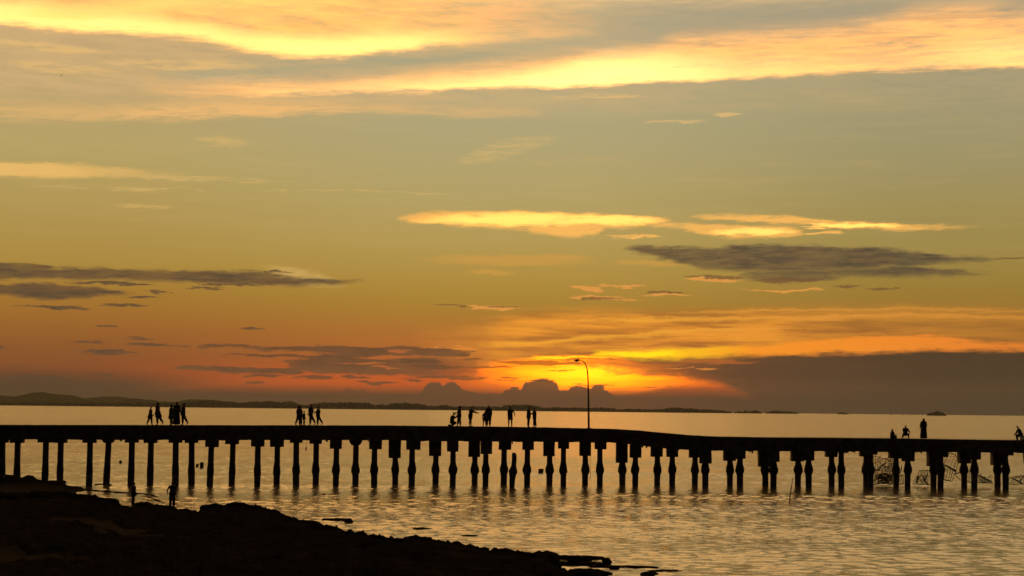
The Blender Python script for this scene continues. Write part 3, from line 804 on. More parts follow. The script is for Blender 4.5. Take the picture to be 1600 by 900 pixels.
STAKE = ('tallest fishing stake on the horizon above the hooded sitting person', 'thin horizon stake just left of the squatting person\'s head', 'thin horizon stake just right of the squatting person\'s head',
         'short horizon stake midway between the squatting and robed people', 'thicker horizon stake a little left of the robed person', 'shortest horizon stake beside the robed person\'s head')
for k, (px, h) in enumerate(((1393, 4), (1412, 2.2), (1419, 2.6), (1425, 2.0), (1433, 2.4), (1441, 1.8))):   # fishing stakes far out
    p = at_height(px, YH(px) + 3.2, 0)
    bm = bmesh.new(); tube(bm, [(0, 0, -1), (0.1, 0, h * 2.2)], 0.7, 6)
    o = bm_obj('fishing_stake', bm, M_wood); o.location = p
    tag(o, STAKE[k], 'stake', 'fishing stakes on the horizon')

# ---------------------------------------------------------------- pier
ZF = [(-400, 126), (0, 131), (300, 134.6), (700, 140.5), (1100, 143.5), (1600, 145), (2000, 146)]
YF = lambda px: interp(ZF, px)                 # distance of the front row of piles
ROWGAP = 2.2
pier = thing('pier', 'long dark concrete pier on paired piles crossing the whole bay', 'pier', (0, 138, 0))
PO = Vector(pier.location)
TOP = [(-400, 664), (0, 664.2), (300, 664.6), (600, 665.2), (700, 666.2), (800, 667.3), (850, 668.2), (900, 669.3), (960, 670.6), (1000, 673), (1040, 676.8), (1080, 680.4), (1120, 682.6), (1200, 683.8), (1300, 684.4), (1400, 685.4), (1500, 687), (1600, 688.4), (2000, 692)]
BOT = [(-400, 686), (0, 687), (320, 688), (600, 688.2), (640, 689), (760, 690), (880, 690.8), (960, 691.8), (1000, 696), (1040, 701), (1070, 703.2), (1120, 704.6), (1300, 705.6), (1400, 706.3), (1500, 707), (1600, 707.8), (2000, 711)]
top_z = lambda px: at_depth(px, interp(TOP, px), YF(px) - 0.45).z
bot_z = lambda px: at_depth(px, interp(BOT, px), YF(px) - 0.25).z

# (centre at the cap, lean of the foot in px, cap left, cap right, cap bottom, half width px, row, chamfered)
P = [(-58, 0, -66, -50, 692, 5, 0), (-32, 0, -41, -23, 692, 5, 1),
 (3, 0, -7, 11, 691.5, 5, 0), (27, -1, 17.3, 36, 692, 5, 1), (71, -1, 61, 79.5, 691.5, 5, 0), (94.3, -1, 84.4, 103, 692, 5, 1),
 (140.2, -1, 131, 149, 692, 4.8, 0), (169, -3, 160.5, 178, 692, 5, 1), (205.5, -1, 196.5, 214.7, 691.5, 5, 0), (235.3, -1, 226, 244.5, 692, 5, 1),
 (274, 0, 265, 283, 691.6, 5, 0), (299, 0, 290, 308.4, 692, 4.9, 1), (329.8, -2, 321.8, 340.4, 698.4, 4.8, 0), (363.5, -1.5, 353.3, 372.2, 693.8, 4.7, 1),
 (402.5, -.5, 393.3, 412, 697.8, 4.8, 0), (433, -.8, 422.9, 442.4, 698.4, 4.7, 1), (462.5, 0, 454, 471.8, 691.8, 4.8, 0), (493.7, -.5, 484.4, 502.2, 693.3, 4.7, 1),
 (525.5, -.8, 516.2, 533.3, 701, 4.6, 0), (555.8, -.6, 546, 565.5, 695.5, 4.7, 1), (585, -.6, 577.3, 596, 701.8, 4.6, 0), (617.5, 0, 607.8, 626, 715.5, 4.6, 1),
 (643.8, -.6, 635, 656.7, 702.7, 4.7, 0), (681, -.5, 670.7, 689.3, 712.2, 4.5, 1), (707.8, -.4, 698.4, 716.2, 705.5, 4.5, 0), (742, -.5, 732, 750, 713.8, 4.4, 1),
 (759, -.4, 751, 768.9, 709.3, 4.4, 0), (787.5, -.5, 779.3, 798.9, 702.7, 4.6, 1), (824, -.5, 816.2, 834, 702.7, 4.5, 0), (858.8, -.4, 848.9, 866.7, 712.7, 4.5, 1),
 (880.2, 0, 872.2, 888.9, 701, 4.3, 0), (914.5, -.4, 905.5, 923.3, 712.2, 4.5, 1), (937.2, 0, 929.5, 947.3, 701.8, 4.4, 0), (972.4, 0, 962.7, 980.4, 722.9, 4.6, 1),
 (992.8, -.3, 984.4, 1001.8, 714.9, 4.4, 0), (1027.2, -.3, 1017, 1034.9, 713.3, 4.5, 1), (1050.4, 0, 1041.8, 1058.9, 713.8, 4.4, 0), (1086.1, -.4, 1076.9, 1094, 714.9, 4.5, 1),
 (1102, 0, 1093.3, 1111, 724, 4.7, 0), (1140.5, 0, 1130.7, 1149, 720, 4.5, 1), (1156.2, 0, 1148.4, 1163.8, 716.7, 4.6, 0), (1195.7, 0, 1185, 1202.7, 729.3, 4.6, 1),
 (1208.5, 0, 1202, 1217, 721.5, 4.7, 0), (1246.8, 0, 1236.2, 1254.4, 720.7, 4.6, 1), (1263.5, 0, 1253.3, 1271, 719.5, 4.6, 0), (1299.3, 0, 1290, 1307.3, 714, 4.5, 1),
 (1314.4, 0, 1308, 1322.5, 707.5, 4.5, 0), (1353.5, 0, 1344, 1361, 713.3, 4.7, 1), (1360, 0, 1352, 1368.9, 710.4, 4.6, 0), (1400.2, 0, 1389.5, 1407, 716.2, 4.3, 1),
 (1418.1, 0, 1410, 1427.3, 720.7, 4.3, 0), (1458.6, 0, 1449.3, 1466, 728.2, 4.5, 1), (1469.5, 0, 1461, 1479.3, 714, 4.5, 0), (1506.5, 0, 1497.8, 1515, 723.8, 4.4, 1),
 (1522.2, 0, 1513, 1530.4, 717.8, 4.5, 0), (1558.6, 0, 1549.5, 1566.7, 727, 4.6, 1), (1571.1, 0, 1564.5, 1581.5, 711.5, 4.5, 0), (1610, 0, 1600.8, 1618, 724, 4.6, 1),
 (1622, 0, 1614, 1632, 716, 4.5, 0), (1662, 0, 1653, 1670, 724, 4.6, 1), (1673, 0, 1665, 1682, 716, 4.5, 0)]
NP = len(P)
for i, (pc, lean, cl, cr, cb, hw, row) in enumerate(P):
    rr = random.Random(100 + i)
    Y = YF(pc) + (ROWGAP if row else 0.0)
    bz = bot_z(pc)
    cbz = at_depth(pc, cb, Y).z
    s = Y / F
    x0 = x_at(pc, 720, Y)
    r = hw * s
    foot_x = x_at(pc + lean, 757, Y)
    # pile shaft: slightly battered column with a rough tidal zone
    bm = bmesh.new()
    jac = 734.0 if pc > 440 else 736.0
    zj = at_depth(pc, jac, Y).z
    big = interp([(200, 0.08), (330, 0.14), (440, 0.22), (500, 0.34), (700, 0.48), (1700, 0.50)], pc) * rr.uniform(0.85, 1.12)
    prof = [(-1.3, 1.02), (-0.1, 1.04), (0.35, 1.06), (zj - 0.62, 1.06), (zj - 0.3, 1.1), (zj + 0.1, 1.02), (zj + 0.6, 0.97), (cbz + 0.05, 0.94)]
    n = 14; rings = []
    for z, k in prof:
        t = (z - cbz) / (0 - cbz)
        cx = x0 + (foot_x - x0) * t
        ring = []
        for j in range(n):
            a = j * 2 * math.pi / n
            k2 = k * (1 + mnoise.noise(Vector((math.cos(a) * 1.5 + i * 7.3, math.sin(a) * 1.5, z * 1.6))) * (0.10 if z < zj + 0.3 else 0.03))
            ring.append(bm.verts.new((cx + math.cos(a) * r * k2 - PO.x, Y + math.sin(a) * r * k2 - PO.y, z)))
        rings.append(ring)
    for r0, r1 in zip(rings, rings[1:]):
        for j in range(n): bm.faces.new((r0[j], r0[(j + 1) % n], r1[(j + 1) % n], r1[j]))
    bm.faces.new(rings[-1]); bm.faces.new(rings[0][::-1])
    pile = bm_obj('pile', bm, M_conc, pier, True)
    # encrusted collar at the tide mark
    bm = bmesh.new(); rings = []
    skew = rr.uniform(-0.12, 0.12)
    for z, k in ((-0.42, 1.04), (-0.28, 1.0 + big * 0.5), (-0.18, 1.0 + big * 1.0), (0.02, 1 + big * 1.05), (0.12, 1.0 + big * 0.95), (0.26, 1.0 + big * 0.6), (0.44, 1.0 + big * 0.2), (0.6, 0.97)):
        t = (zj + z - cbz) / (0 - cbz)
        cx = x0 + (foot_x - x0) * t + skew * big * r * 2
        ring = []
        for j in range(n):
            a = j * 2 * math.pi / n
            k2 = k * (1 + mnoise.noise(Vector((math.cos(a) * 2 + i * 3.3, math.sin(a) * 2, z * 4))) * 0.13 * min(1, big * 3))
            ring.append(bm.verts.new((cx + math.cos(a) * r * k2 - PO.x, Y + math.sin(a) * r * k2 - PO.y, zj + z)))
        rings.append(ring)
    for r0, r1 in zip(rings, rings[1:]):
        for j in range(n): bm.faces.new((r0[j], r0[(j + 1) % n], r1[(j + 1) % n], r1[j]))
    bm.faces.new(rings[-1]); bm.faces.new(rings[0][::-1])
    bm_obj('collar', bm, M_wetc, pile, True)
    # cap block between pile head and deck beam
    xl, xr = x_at(cl, 700, Y), x_at(cr, 700, Y)
    cy = Y
    if pc == 555.8 or pc == 169:
        bm = bmesh.new()
        w = (xr - xl) / 2; h = bz - cbz + 0.02
        q = [(-w, 0), (w, 0), (w, -h * 0.25), (w * 0.62, -h), (-w * 0.58, -h), (-w, -h * 0.3)]
        f = [bm.verts.new((a, -w, b)) for a, b in q]; g = [bm.verts.new((a, w, b)) for a, b in q]
        bm.faces.new(f); bm.faces.new(g[::-1])
        for j in range(6): bm.faces.new((f[j], g[j], g[(j + 1) % 6], f[(j + 1) % 6]))
        bmesh.ops.recalc_face_normals(bm, faces=bm.faces)
        c = bm_obj('cap', bm, M_conc, pile); c.location = ((xl + xr) / 2 - PO.x, cy - PO.y, bz + 0.02)
    else:
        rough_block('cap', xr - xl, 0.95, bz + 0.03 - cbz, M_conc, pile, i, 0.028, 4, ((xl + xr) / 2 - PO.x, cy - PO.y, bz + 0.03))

# deck: precast slabs over two edge beams, bay by bay
bays = sorted(p[0] for p in P)[::2]
edges = [-400, -340, -280, -220, -160, -110] + bays + [1720, 1780, 1850, 1930]
for k, (a, b) in enumerate(zip(edges, edges[1:])):
    sub = 4
    for nm, y0, y1, zt, zb, gap in (('deck_slab', -0.55, ROWGAP + 0.55, lambda p: top_z(p), lambda p: top_z(p) - 0.30, 0.004),
                                    ('edge_beam', -0.33, 0.33, lambda p: top_z(p) - 0.302, lambda p: bot_z(p), 0.006),
                                    ('edge_beam', ROWGAP - 0.33, ROWGAP + 0.33, lambda p: top_z(p) - 0.302, lambda p: bot_z(p) + 0.02, 0.006)):
        verts, faces = [], []
        rr = random.Random(k * 7 + len(nm))
        for j in range(sub * 2 + 1):
            p = a + (b - a) * j / (sub * 2)
            Y = YF(p); x = x_at(p, 690, Y)
            if j == 0: x += gap
            if j == sub * 2: x -= gap
            chip = (rr.uniform(-0.02, 0.035) if nm == 'edge_beam' else 0)
            tj = rr.uniform(-0.008, 0.008)
            for yy, zz in ((y0, zb(p) + chip), (y1, zb(p) + chip), (y1, zt(p) + tj), (y0, zt(p) + tj)):
                verts.append((x - PO.x, Y + yy - PO.y, zz))
        m = sub * 2
        for j in range(m):
            for q in range(4):
                faces.append((j * 4 + q, j * 4 + (q + 1) % 4, (j + 1) * 4 + (q + 1) % 4, (j + 1) * 4 + q))
        faces.append((3, 2, 1, 0)); faces.append((m * 4, m * 4 + 1, m * 4 + 2, m * 4 + 3))
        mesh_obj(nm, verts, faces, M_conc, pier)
# crumbs of spalled concrete hanging below the beams at the right
bm = bmesh.new(); rr = random.Random(77)
for px in (980, 1004, 1010, 1060, 1172, 1176, 1335, 1385, 1392, 1440, 1325, 1410, 520, 510, 575, 800, 160, 188, 655):
    Y = YF(px) - 0.2; x = x_at(px, 700, Y); z = bot_z(px)
    box(bm, x - PO.x - rr.uniform(0.03, 0.09), x - PO.x + rr.uniform(0.03, 0.09), Y - PO.y, Y - PO.y + 0.15, z - rr.uniform(0.05, 0.16), z + 0.05, 0.02, rr)
sp_ = bm_obj('spalled_edge', bm, M_conc, pier); sp_['kind'] = 'stuff'

# ---------------------------------------------------------------- street lamp on the pier
Yl = YF(920) + 1.1
zb = top_z(920)
def LP(px, py): return at_depth(px, py, Yl)
b0 = Vector((x_at(920, 668, Yl), Yl, zb))
lamp = thing('street_lamp', 'tall street lamp with a curved arm standing alone on the pier', 'street lamp', b0)
pts = [(920, None), (919.8, 650), (919.4, 620), (919, 600), (918.6, 588), (917.6, 578), (915.6, 571), (913, 566.4), (910.4, 564), (907.5, 562.8), (905, 562.6)]
w = [Vector((0, 0, 0)) if y is None else LP(x, y) - b0 for x, y in pts]
s = Yl / F
bm = bmesh.new(); tube(bm, w, [1.7 * s, 1.6 * s, 1.4 * s, 1.15 * s, 1.05 * s, 0.95 * s, 0.85 * s, 0.75 * s, 0.65 * s, 0.6 * s, 0.55 * s], 10)
bm_obj('pole', bm, M_steel, lamp, True)
bm = bmesh.new(); box(bm, -0.2, 0.2, -0.2, 0.2, 0.0, 0.03)
bmesh.ops.bevel(bm, geom=bm.edges[:], offset=0.008, segments=1)
bp_ = bm_obj('base_plate', bm, M_steel, lamp)
for dx in (-0.15, 0.15):
    for dy in (-0.15, 0.15):
        bm = bmesh.new(); tube(bm, [(dx, dy, 0.03), (dx, dy, 0.08)], 0.018, 6); bm_obj('bolt', bm, M_steel, bp_)
bm = bmesh.new()
hc = LP(901.6, 562.9) - b0
tube(bm, [hc + Vector(v) for v in ((0.24, 0, 0.015), (0.14, 0, 0.02), (0.02, 0, 0.02), (-0.16, 0, -0.01), (-0.24, 0, -0.035))], [0.04, 0.065, 0.075, 0.06, 0.02], 10)
head = bm_obj('lamp_head', bm, M_steel, lamp, True)
bm = bmesh.new(); bmesh.ops.create_uvsphere(bm, u_segments=10, v_segments=6, radius=1.0)
for v in bm.verts: v.co = hc + Vector((v.co.x * 0.13 - 0.02, v.co.y * 0.07, v.co.z * 0.05 - 0.06))
bm_obj('lens', bm, M_glass, head, True)

# ---------------------------------------------------------------- shore
RIDGE = [(-400, 772), (-200, 771), (0, 770), (30, 769), (62, 766.5), (100, 769), (150, 775), (168, 778.5), (179, 780), (187, 787), (194, 791), (203, 791), (213, 786), (222, 784), (232, 784.5), (250, 788), (266, 791), (281, 795),
    (300, 798), (309, 799), (318, 791), (325, 787.5), (341, 788.5), (347, 790.6), (353, 787.5), (369, 785), (387, 787.6), (406, 790.5), (431, 798), (447, 804), (453, 808.5), (484, 813.5), (500, 820.5), (523, 822), (537, 828.6),
    (563, 830.6), (597, 838), (624, 840.6), (650, 837), (684, 842), (732, 850), (770, 859), (792, 857.4), (811, 861.6), (834, 864.4), (860, 870.6)]
HC = [(-400, 0.95), (0, 0.95), (170, 0.85), (195, 0.5), (300, 0.5), (330, 0.8), (500, 0.7), (700, 0.55), (800, 0.42), (860, 0.2)]

SAND = [  # patches of bare sand between the rocks: photograph polygon-ish blobs (centre, half size)
    (135, 818, 62, 6), (175, 822, 60, 8), (250, 832, 60, 5), (300, 836, 30, 3), (10, 888, 34, 14), (90, 893, 60, 8), (155, 838, 20, 9)]
def sand_at(p):
    # p: world point on the ground -> how sandy it is
    v = C3.transposed() @ (Vector((p[0], p[1], 0.6)) - CLOC)
    if v.z > -1: return 0.0
    px = 800 + F * v.x / -v.z; py = 450 - F * v.y / -v.z
    m = 0.0
    for cx, cy, rx, ry in SAND:
        d = ((px - cx) / rx) ** 2 + ((py - cy) / ry) ** 2
        m = max(m, 1 - d * 0.8)
    return max(min(m * 1.6, 1.0), 0.0)

def fnoise(x, y, s, seed=0.0):
    return mnoise.noise(Vector((x * s, y * s, seed)))

def rocky(x, y):
    """jagged shelf relief, metres"""
    v = mnoise.ridged_multi_fractal(Vector((x * 0.16, y * 0.16, 2.0)), 0.9, 2.1, 5, 1.0, 2.0) * 0.22
    v += abs(fnoise(x, y, 0.9, 5)) * 0.22 + fnoise(x, y, 2.3, 8) * 0.10
    return v

cols = []; sandv = []
px = -420.0
rows_far = [(2.6, -0.7), (1.5, -0.2), (0.8, 0.35), (0.35, 0.8)]
NR = 110
while px <= 864:
    hc = interp(HC, px); yr = interp(RIDGE, px)
    hcj = hc
    crest = at_height(px, yr, hcj)
    dirh = Vector((crest.x, crest.y, 0)).normalized(); dist = math.hypot(crest.x, crest.y)
    col = []
    for dd, f in rows_far:
        p = dirh * (dist + dd)
        z = hcj * f if f > 0 else f
        col.append((p.x, p.y, z))
        sandv.append(0.0)
    jz = mnoise.fractal(Vector((px * 0.16, 1.3, 0)), 0.7, 2.1, 4) * 0.11
    col.append((crest.x, crest.y, hcj + jz)); sandv.append(0.0)
    near = 36.0
    taper = min(1.0, max(0.0, (870 - px) / 260.0))
    for k in range(1, NR + 1):
        t = k / NR
        d = dist - (dist - near) * (t ** 1.15)
        p = dirh * d
        g = dist - d
        ground = hcj * 0.8 + 0.012 * g * taper - 0.25 * min(1, g / 3) * (0.4 + taper * 0.6)
        sd_ = sand_at(p)
        relief = (rocky(p.x, p.y) - 0.18) * min(1.0, g / 3.0) * (0.35 + 0.65 * taper)
        z = ground + relief * (1 - sd_) - 0.10 * sd_
        # keep under the sight line to the crest so the skyline stays the skyline
        los = CAM_H + (hcj - CAM_H) * d / dist - 0.04
        z = min(z, los)
        col.append((p.x, p.y, z)); sandv.append(sd_)
    cols.append(col); px += 2.0
n = len(cols[0])
verts = [v for c in cols for v in c]
faces = [(i * n + j, i * n + j + 1, (i + 1) * n + j + 1, (i + 1) * n + j) for i in range(len(cols) - 1) for j in range(n - 1)]
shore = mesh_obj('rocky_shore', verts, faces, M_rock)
at_ = shore.data.attributes.new('sand', 'FLOAT', 'POINT')
at_.data.foreach_set('value', sandv)
tag(shore, kind='structure')

# beach behind the first ridge, running up to the pier
BTOP = [(-420, 738), (0, 740), (20, 742), (34, 746), (44, 742.5), (52, 743.5), (58, 748.5), (70, 751), (100, 750.5), (103, 757), (112, 758.4), (130, 759), (160, 760.5)]
cols = []; sandv = []
px = -420.0
while px <= 160:
    yt = interp(BTOP, px)
    zc = max(CAM_H - (yt - YH(px)) * (YF(px) + 1.5) / F, 0.02) if px < 100 else 0.05
    far = at_depth(px, yt, YF(px) + 1.5) if px < 100 else at_height(px, yt, 0.05)
    ynr = interp(RIDGE, px) + 1.5
    nearp = at_height(px, ynr if px < 110 else interp([(110, 770), (160, 764)], px), 0.25 if px < 110 else 0.0)
    col = [(far.x * 1.02, far.y * 1.02, -0.6)]; sandv.append(0.2)
    for k in range(24):
        t = k / 23
        x = far.x + (nearp.x - far.x) * t; y = far.y + (nearp.y - far.y) * t
        tz = min(1, t * 5)
        z = far.z * (1 - tz) + tz * (0.30 if px < 60 else interp([(60, 0.30), (110, 0.1), (160, 0.0)], px)) + fnoise(x, y, 1.2, 3) * (0.05 if t > 0.15 else 0.02)
        if px > 100: z -= 0.04
        col.append((x, y, z)); sandv.append(1.0 if t > 0.18 else 0.1)
    col.append((nearp.x * 0.985, nearp.y * 0.985, -0.5)); sandv.append(0.5)
    cols.append(col); px += 2.0
n = len(cols[0])
verts = [v for c in cols for v in c]
faces = [(i * n + j, i * n + j + 1, (i + 1) * n + j + 1, (i + 1) * n + j) for i in range(len(cols) - 1) for j in range(n - 1)]
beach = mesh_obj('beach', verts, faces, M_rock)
beach.data.attributes.new('sand', 'FLOAT', 'POINT').data.foreach_set('value', sandv)
tag(beach, kind='structure')

# thin wet sandbars just breaking the surface
def sandbar(line, z, seed, mat=M_rock):
    verts, faces, sv = [], [], []
    for i, (x, y, w) in enumerate(line):
        p = at_height(x, y, 0)
        u = p.y * p.y / (F * CAM_H)       # metres of depth per pixel
        for k, (o, h) in enumerate(((-1, -0.05), (-0.5, 0.6), (0, 1.0), (0.5, 0.6), (1, -0.05))):
            q = fnoise(p.x * 3, k, 0.8, seed) * 0.3
            verts.append((p.x, p.y + (o + q) * w * u, z * h if h > 0 else h)); sv.append(0.55)
    for i in range(len(line) - 1):
        for j in range(4): faces.append((i * 5 + j, (i + 1) * 5 + j, (i + 1) * 5 + j + 1, i * 5 + j + 1))
    o = mesh_obj('sandbar', verts, faces, mat)
    o.data.attributes.new('sand', 'FLOAT', 'POINT').data.foreach_set('value', sv)
    tag(o, kind='structure')
def dense(line, m=6):
    out = []
    for (a, b, c), (d, e, f) in zip(line, line[1:]):
        for k in range(m):
            t = k / m; out.append((a + (d - a) * t, b + (e - b) * t, c + (f - c) * t))
    return out + [line[-1]]
sandbar(dense([(92, 761, 1), (120, 764.5, 1.2), (150, 767, 1.5), (175, 769, 1.6), (205, 770.5, 1.4), (225, 772, 0.9), (240, 774.5, 0.8), (247, 778, 0.7)]), 0.035, 1)
sandbar(dense([(148, 758.4, 0.3), (156, 757.6, 1.0), (166, 757.8, 0.6), (174, 758.6, 0.2)]), 0.10, 2)
sandbar(dense([(222, 775, 0.3), (236, 778, 1.0), (244, 781, 1.4), (250, 784, 1.0), (256, 786, 0.5)]), 0.02, 3)

# ---------------------------------------------------------------- boulders along the shore
def boulder(px, py_top, w_px, h, label, seed, sink=0.35, flat=0.75, z_base=None, group='boulders along the rocky shore'):
    """px, py_top: where its top shows; w_px: width; h: height of its top above the water"""
    p = at_height(px, py_top, h)
    s = p.y / F
    rx = w_px * s / 2; rz = max(rx * flat, 0.08); ry = rx * 0.9
    bm = bmesh.new(); bmesh.ops.create_icosphere(bm, subdivisions=3, radius=1.0)
    for v in bm.verts:
        d = v.co.normalized()
        k = 1 + mnoise.noise(d * 1.3 + Vector((seed * 5.1, 0, 0))) * 0.28 + mnoise.noise(d * 3.4 + Vector((0, seed * 3.7, 0))) * 0.12 + mnoise.noise(d * 8 + Vector((0, 0, seed))) * 0.04
        v.co = Vector((d.x * rx, d.y * ry, d.z * rz)) * k
    top = max(v.co.z for v in bm.verts)
    o = bm_obj('boulder', bm, M_rock)
    o.location = (p.x, p.y, h - top)
    tag(o, label, 'rock', group)
    return o
B = [
 (44, 742, 12, 0.62, 'knobbly rock beside the second pile at the left end of the pier'),
 (6, 741, 16, 0.62, 'low rock at the foot of the leftmost pier pile'),
 (82, 750.5, 34, 0.22, 'flat rock shelf between the third and fourth piles at the left'),
 (101, 750.6, 6, 0.24, 'small upright stone right of the fourth pile from the left'),
 (320, 789, 16, 0.75, 'rounded rock at the left end of the long central ridge'),
 (290, 794, 11, 0.55, 'round boulder poking up right of the pair of children'),
 (303, 797, 12, 0.5, 'low round boulder right of the isolated round boulder'),
 (222, 783.6, 28, 0.6, 'smooth hump of rock between the two figures on the shore'),
 (177, 780, 20, 0.85, 'stepped rock where the left ridge drops to the inlet'),
 (336, 787, 22, 0.82, 'broad flat topped rock left of the central hump'),
 (370, 784.6, 44, 0.85, 'wide dark hump forming the highest point of the central ridge'),
 (400, 789, 26, 0.8, 'shoulder rock right of the highest central hump'),
 (488, 812.8, 26, 0.7, 'rounded rock low on the ridge above the small islet rock'),
 (512, 820.5, 30, 0.66, 'low wide rock behind the small tidal rock'),
 (648, 836.8, 34, 0.58, 'gentle rock rise midway down the sloping point'),
 (792, 857, 30, 0.45, 'low mound near the tip of the rocky point'),
 (826, 863, 26, 0.38, 'flat rock just before the tip breaks into wet ledges'),
 (948, 871.2, 15, 0.3, 'small pointed rock at the end of the wet ledges'),
 (545, 809.5, 14, 0.22, 'small dark tidal rock alone in the water'),
 (62, 767, 40, 1.0, 'broad rock crest left of the inlet'),
 (20, 770, 40, 1.0, 'rock crest at the left edge of the picture'),
 (130, 771.5, 44, 0.95, 'long low rock crest left of the first figure'),
]
for i, (a, b, c, h, lb) in enumerate(B):
    boulder(a, b, c, h, lb, i + 1, flat=0.42 if c > 20 else 0.7)
# smaller lumps breaking the skyline of the ridge, and tidal stones off its foot
rr = random.Random(31)
lumps = []
for k in range(20):
    px_ = 12 + k * 41 + rr.uniform(-8, 8)
    if 183 < px_ < 215 or 280 < px_ < 318: continue
    lumps.append((px_, interp(RIDGE, px_) - rr.uniform(0.3, 2.2), rr.uniform(9, 24), interp(HC, px_) + 0.03))
WHERE = [(190, 'on the left ridge, beside the inlet'), (330, 'between the two children and the central hump'), (460, 'on the central hump of the ridge'),
         (560, 'on the shoulder below the central hump'), (700, 'halfway down the sloping point'), (900, 'near the low tip of the sloping point')]
cnt = {}; ORD = ['first', 'second', 'third', 'fourth', 'fifth', 'sixth', 'seventh', 'eighth']
for k, (a_, b_, c_, h_) in enumerate(lumps):
    wh = next(w_ for lim, w_ in WHERE if a_ < lim)
    n_ = cnt.get(wh, 0); cnt[wh] = n_ + 1
    boulder(a_, b_, c_, h_, ORD[n_] + ' dark rounded rock from the left ' + wh, 60 + k, flat=rr.uniform(0.45, 0.75), group='dark rocks ' + wh)
for k, (a_, b_, c_, h_, lb_) in enumerate([(862, 872, 16, 0.32, 'small knob of rock where the ridge meets the wet ledges'), (896, 872, 20, 0.24, 'low knob on the longest wet ledge'),
        (880, 887, 10, 0.12, 'small stone among the gleaming pools'), (938, 881, 16, 0.12, 'flat stone in the middle of the wet ledges'), (960, 885.5, 18, 0.08, 'low stone on the thin awash ledge'),
        (912, 890, 26, 0.24, 'rounded rock at the bottom edge below the ledges'), (945, 893, 14, 0.16, 'small rock at the bottom edge right of the rounded one'), (1018, 897, 10, 0.12, 'lone small stone at the bottom edge furthest right')]):
    boulder(a_, b_, c_, h_, lb_, 120 + k, flat=0.5)
def ledge(px, py, w_px, depth, h, seed, label):
    """flat wet ledge at the tip of the point"""
    p = at_height(px, py, 0)
    s = p.y / F; rx = w_px * s / 2
    n = 26; verts = []; faces = []
    for ring, (k, z) in enumerate(((1.08, -0.35), (1.0, 0.35), (0.8, 0.85), (0.45, 1.0))):
        for j in range(n):
            a = j * 2 * math.pi / n
            q = 1 + mnoise.fractal(Vector((math.cos(a) * 1.8 + seed * 9, math.sin(a) * 1.8, ring * 0.15)), 0.6, 2.1, 4) * 0.55
            verts.append((math.cos(a) * rx * k * q, math.sin(a) * depth * k * q, (z * h * (1 + fnoise(j, ring, 0.9, seed) * 0.5)) if z > 0 else z))
    verts.append((0, 0, h))
    for r in range(3):
        for j in range(n): faces.append((r * n + j, r * n + (j + 1) % n, (r + 1) * n + (j + 1) % n, (r + 1) * n + j))
    for j in range(n): faces.append((3 * n + j, 3 * n + (j + 1) % n, 4 * n))
    o = mesh_obj('ledge', verts, faces, M_rock); o.location = p
    tag(o, label, 'rock', 'wet ledges at the tip of the rocky point')
for i, (a, b, w_, d, h, lb) in enumerate([
    (900, 873.5, 92, 0.55, 0.13, 'long wet ledge highest at the tip of the rocky point'),
    (903, 882, 96, 0.5, 0.09, 'wide wet ledge in the middle of the tip'),
    (862, 899, 70, 1.3, 0.2, 'dark ledge at the bottom edge below the tip'),
    (914, 897.5, 64, 0.8, 0.17, 'rounded ledge at the bottom edge right of the tip'),
    (975, 886.5, 100, 0.35, 0.05, 'thin awash ledge stretching right from the tip'),
    (1015, 898, 24, 0.5, 0.10, 'small ledge awash near the bottom edge furthest right'),
    (852, 875, 44, 1.4, 0.28, 'ledge joining the ridge to the wet tip'),
    (845, 888, 50, 1.6, 0.2, 'ledge left of the gleaming pools at the tip'),
    (735, 837, 26, 0.25, 0.04, 'barely awash sliver of rock out in front of the ridge'),
    (655, 826, 28, 0.3, 0.05, 'barely awash sliver of rock right of the small tidal rock'),
    (522, 813, 36, 0.5, 0.10, 'flat apron of the small tidal rock'),
    (1040, 892, 50, 0.3, 0.03, 'faint sliver awash beyond the end of the ledges')]):
    ledge(a, b, w_, d, h, i + 3, lb)

# ---------------------------------------------------------------- people
def skinned(name, pts, edges, mat, parent, sub=1):
    """one continuous surface grown round a skeleton; pts = [(co, radius)]"""
    me = bpy.data.meshes.new(name)
    me.from_pydata([tuple(p[0]) for p in pts], edges, [])
    me.materials.append(mat)
    o = link(bpy.data.objects.new(name, me), parent)
    md = o.modifiers.new('skin', 'SKIN'); md.use_smooth_shade = True
    sk = me.skin_vertices[0].data
    for i, p in enumerate(pts):
        r = p[1] * SKIN_K; sk[i].radius = (r, r)
        sk[i].use_root = False
    # one root per connected piece
    seen = set()
    adj = {i: [] for i in range(len(pts))}
    for a, b in edges: adj[a].append(b); adj[b].append(a)
    for i in range(len(pts)):
        if i in seen: continue
        sk[i].use_root = True
        st = [i]
        while st:
            k = st.pop()
            if k in seen: continue
            seen.add(k); st += adj[k]
    if sub:
        m2 = o.modifiers.new('smooth', 'SUBSURF'); m2.levels = sub; m2.render_levels = sub
    return o

def loft(name, rings, mat, parent, n=18, seed=0, wob=0.06):
    """cloth hanging as a tube: rings = [(centre, half width along side, half depth along forward, side, fwd)]"""
    verts, faces = [], []
    for k, (c, a, b, s, f) in enumerate(rings):
        for j in range(n):
            t = j * 2 * math.pi / n
            q = 1 + wob * math.sin(t * 5 + seed + k * 0.3) * (k / max(1, len(rings) - 1))
            verts.append(c + s * (math.cos(t) * a * q) + f * (math.sin(t) * b * q))
    for k in range(len(rings) - 1):
        for j in range(n): faces.append((k * n + j, k * n + (j + 1) % n, (k + 1) * n + (j + 1) % n, (k + 1) * n + j))
    faces.append(tuple(range(n))[::-1]); faces.append(tuple((len(rings) - 1) * n + j for j in range(n)))
    return mesh_obj(name, verts, faces, mat, parent, True)

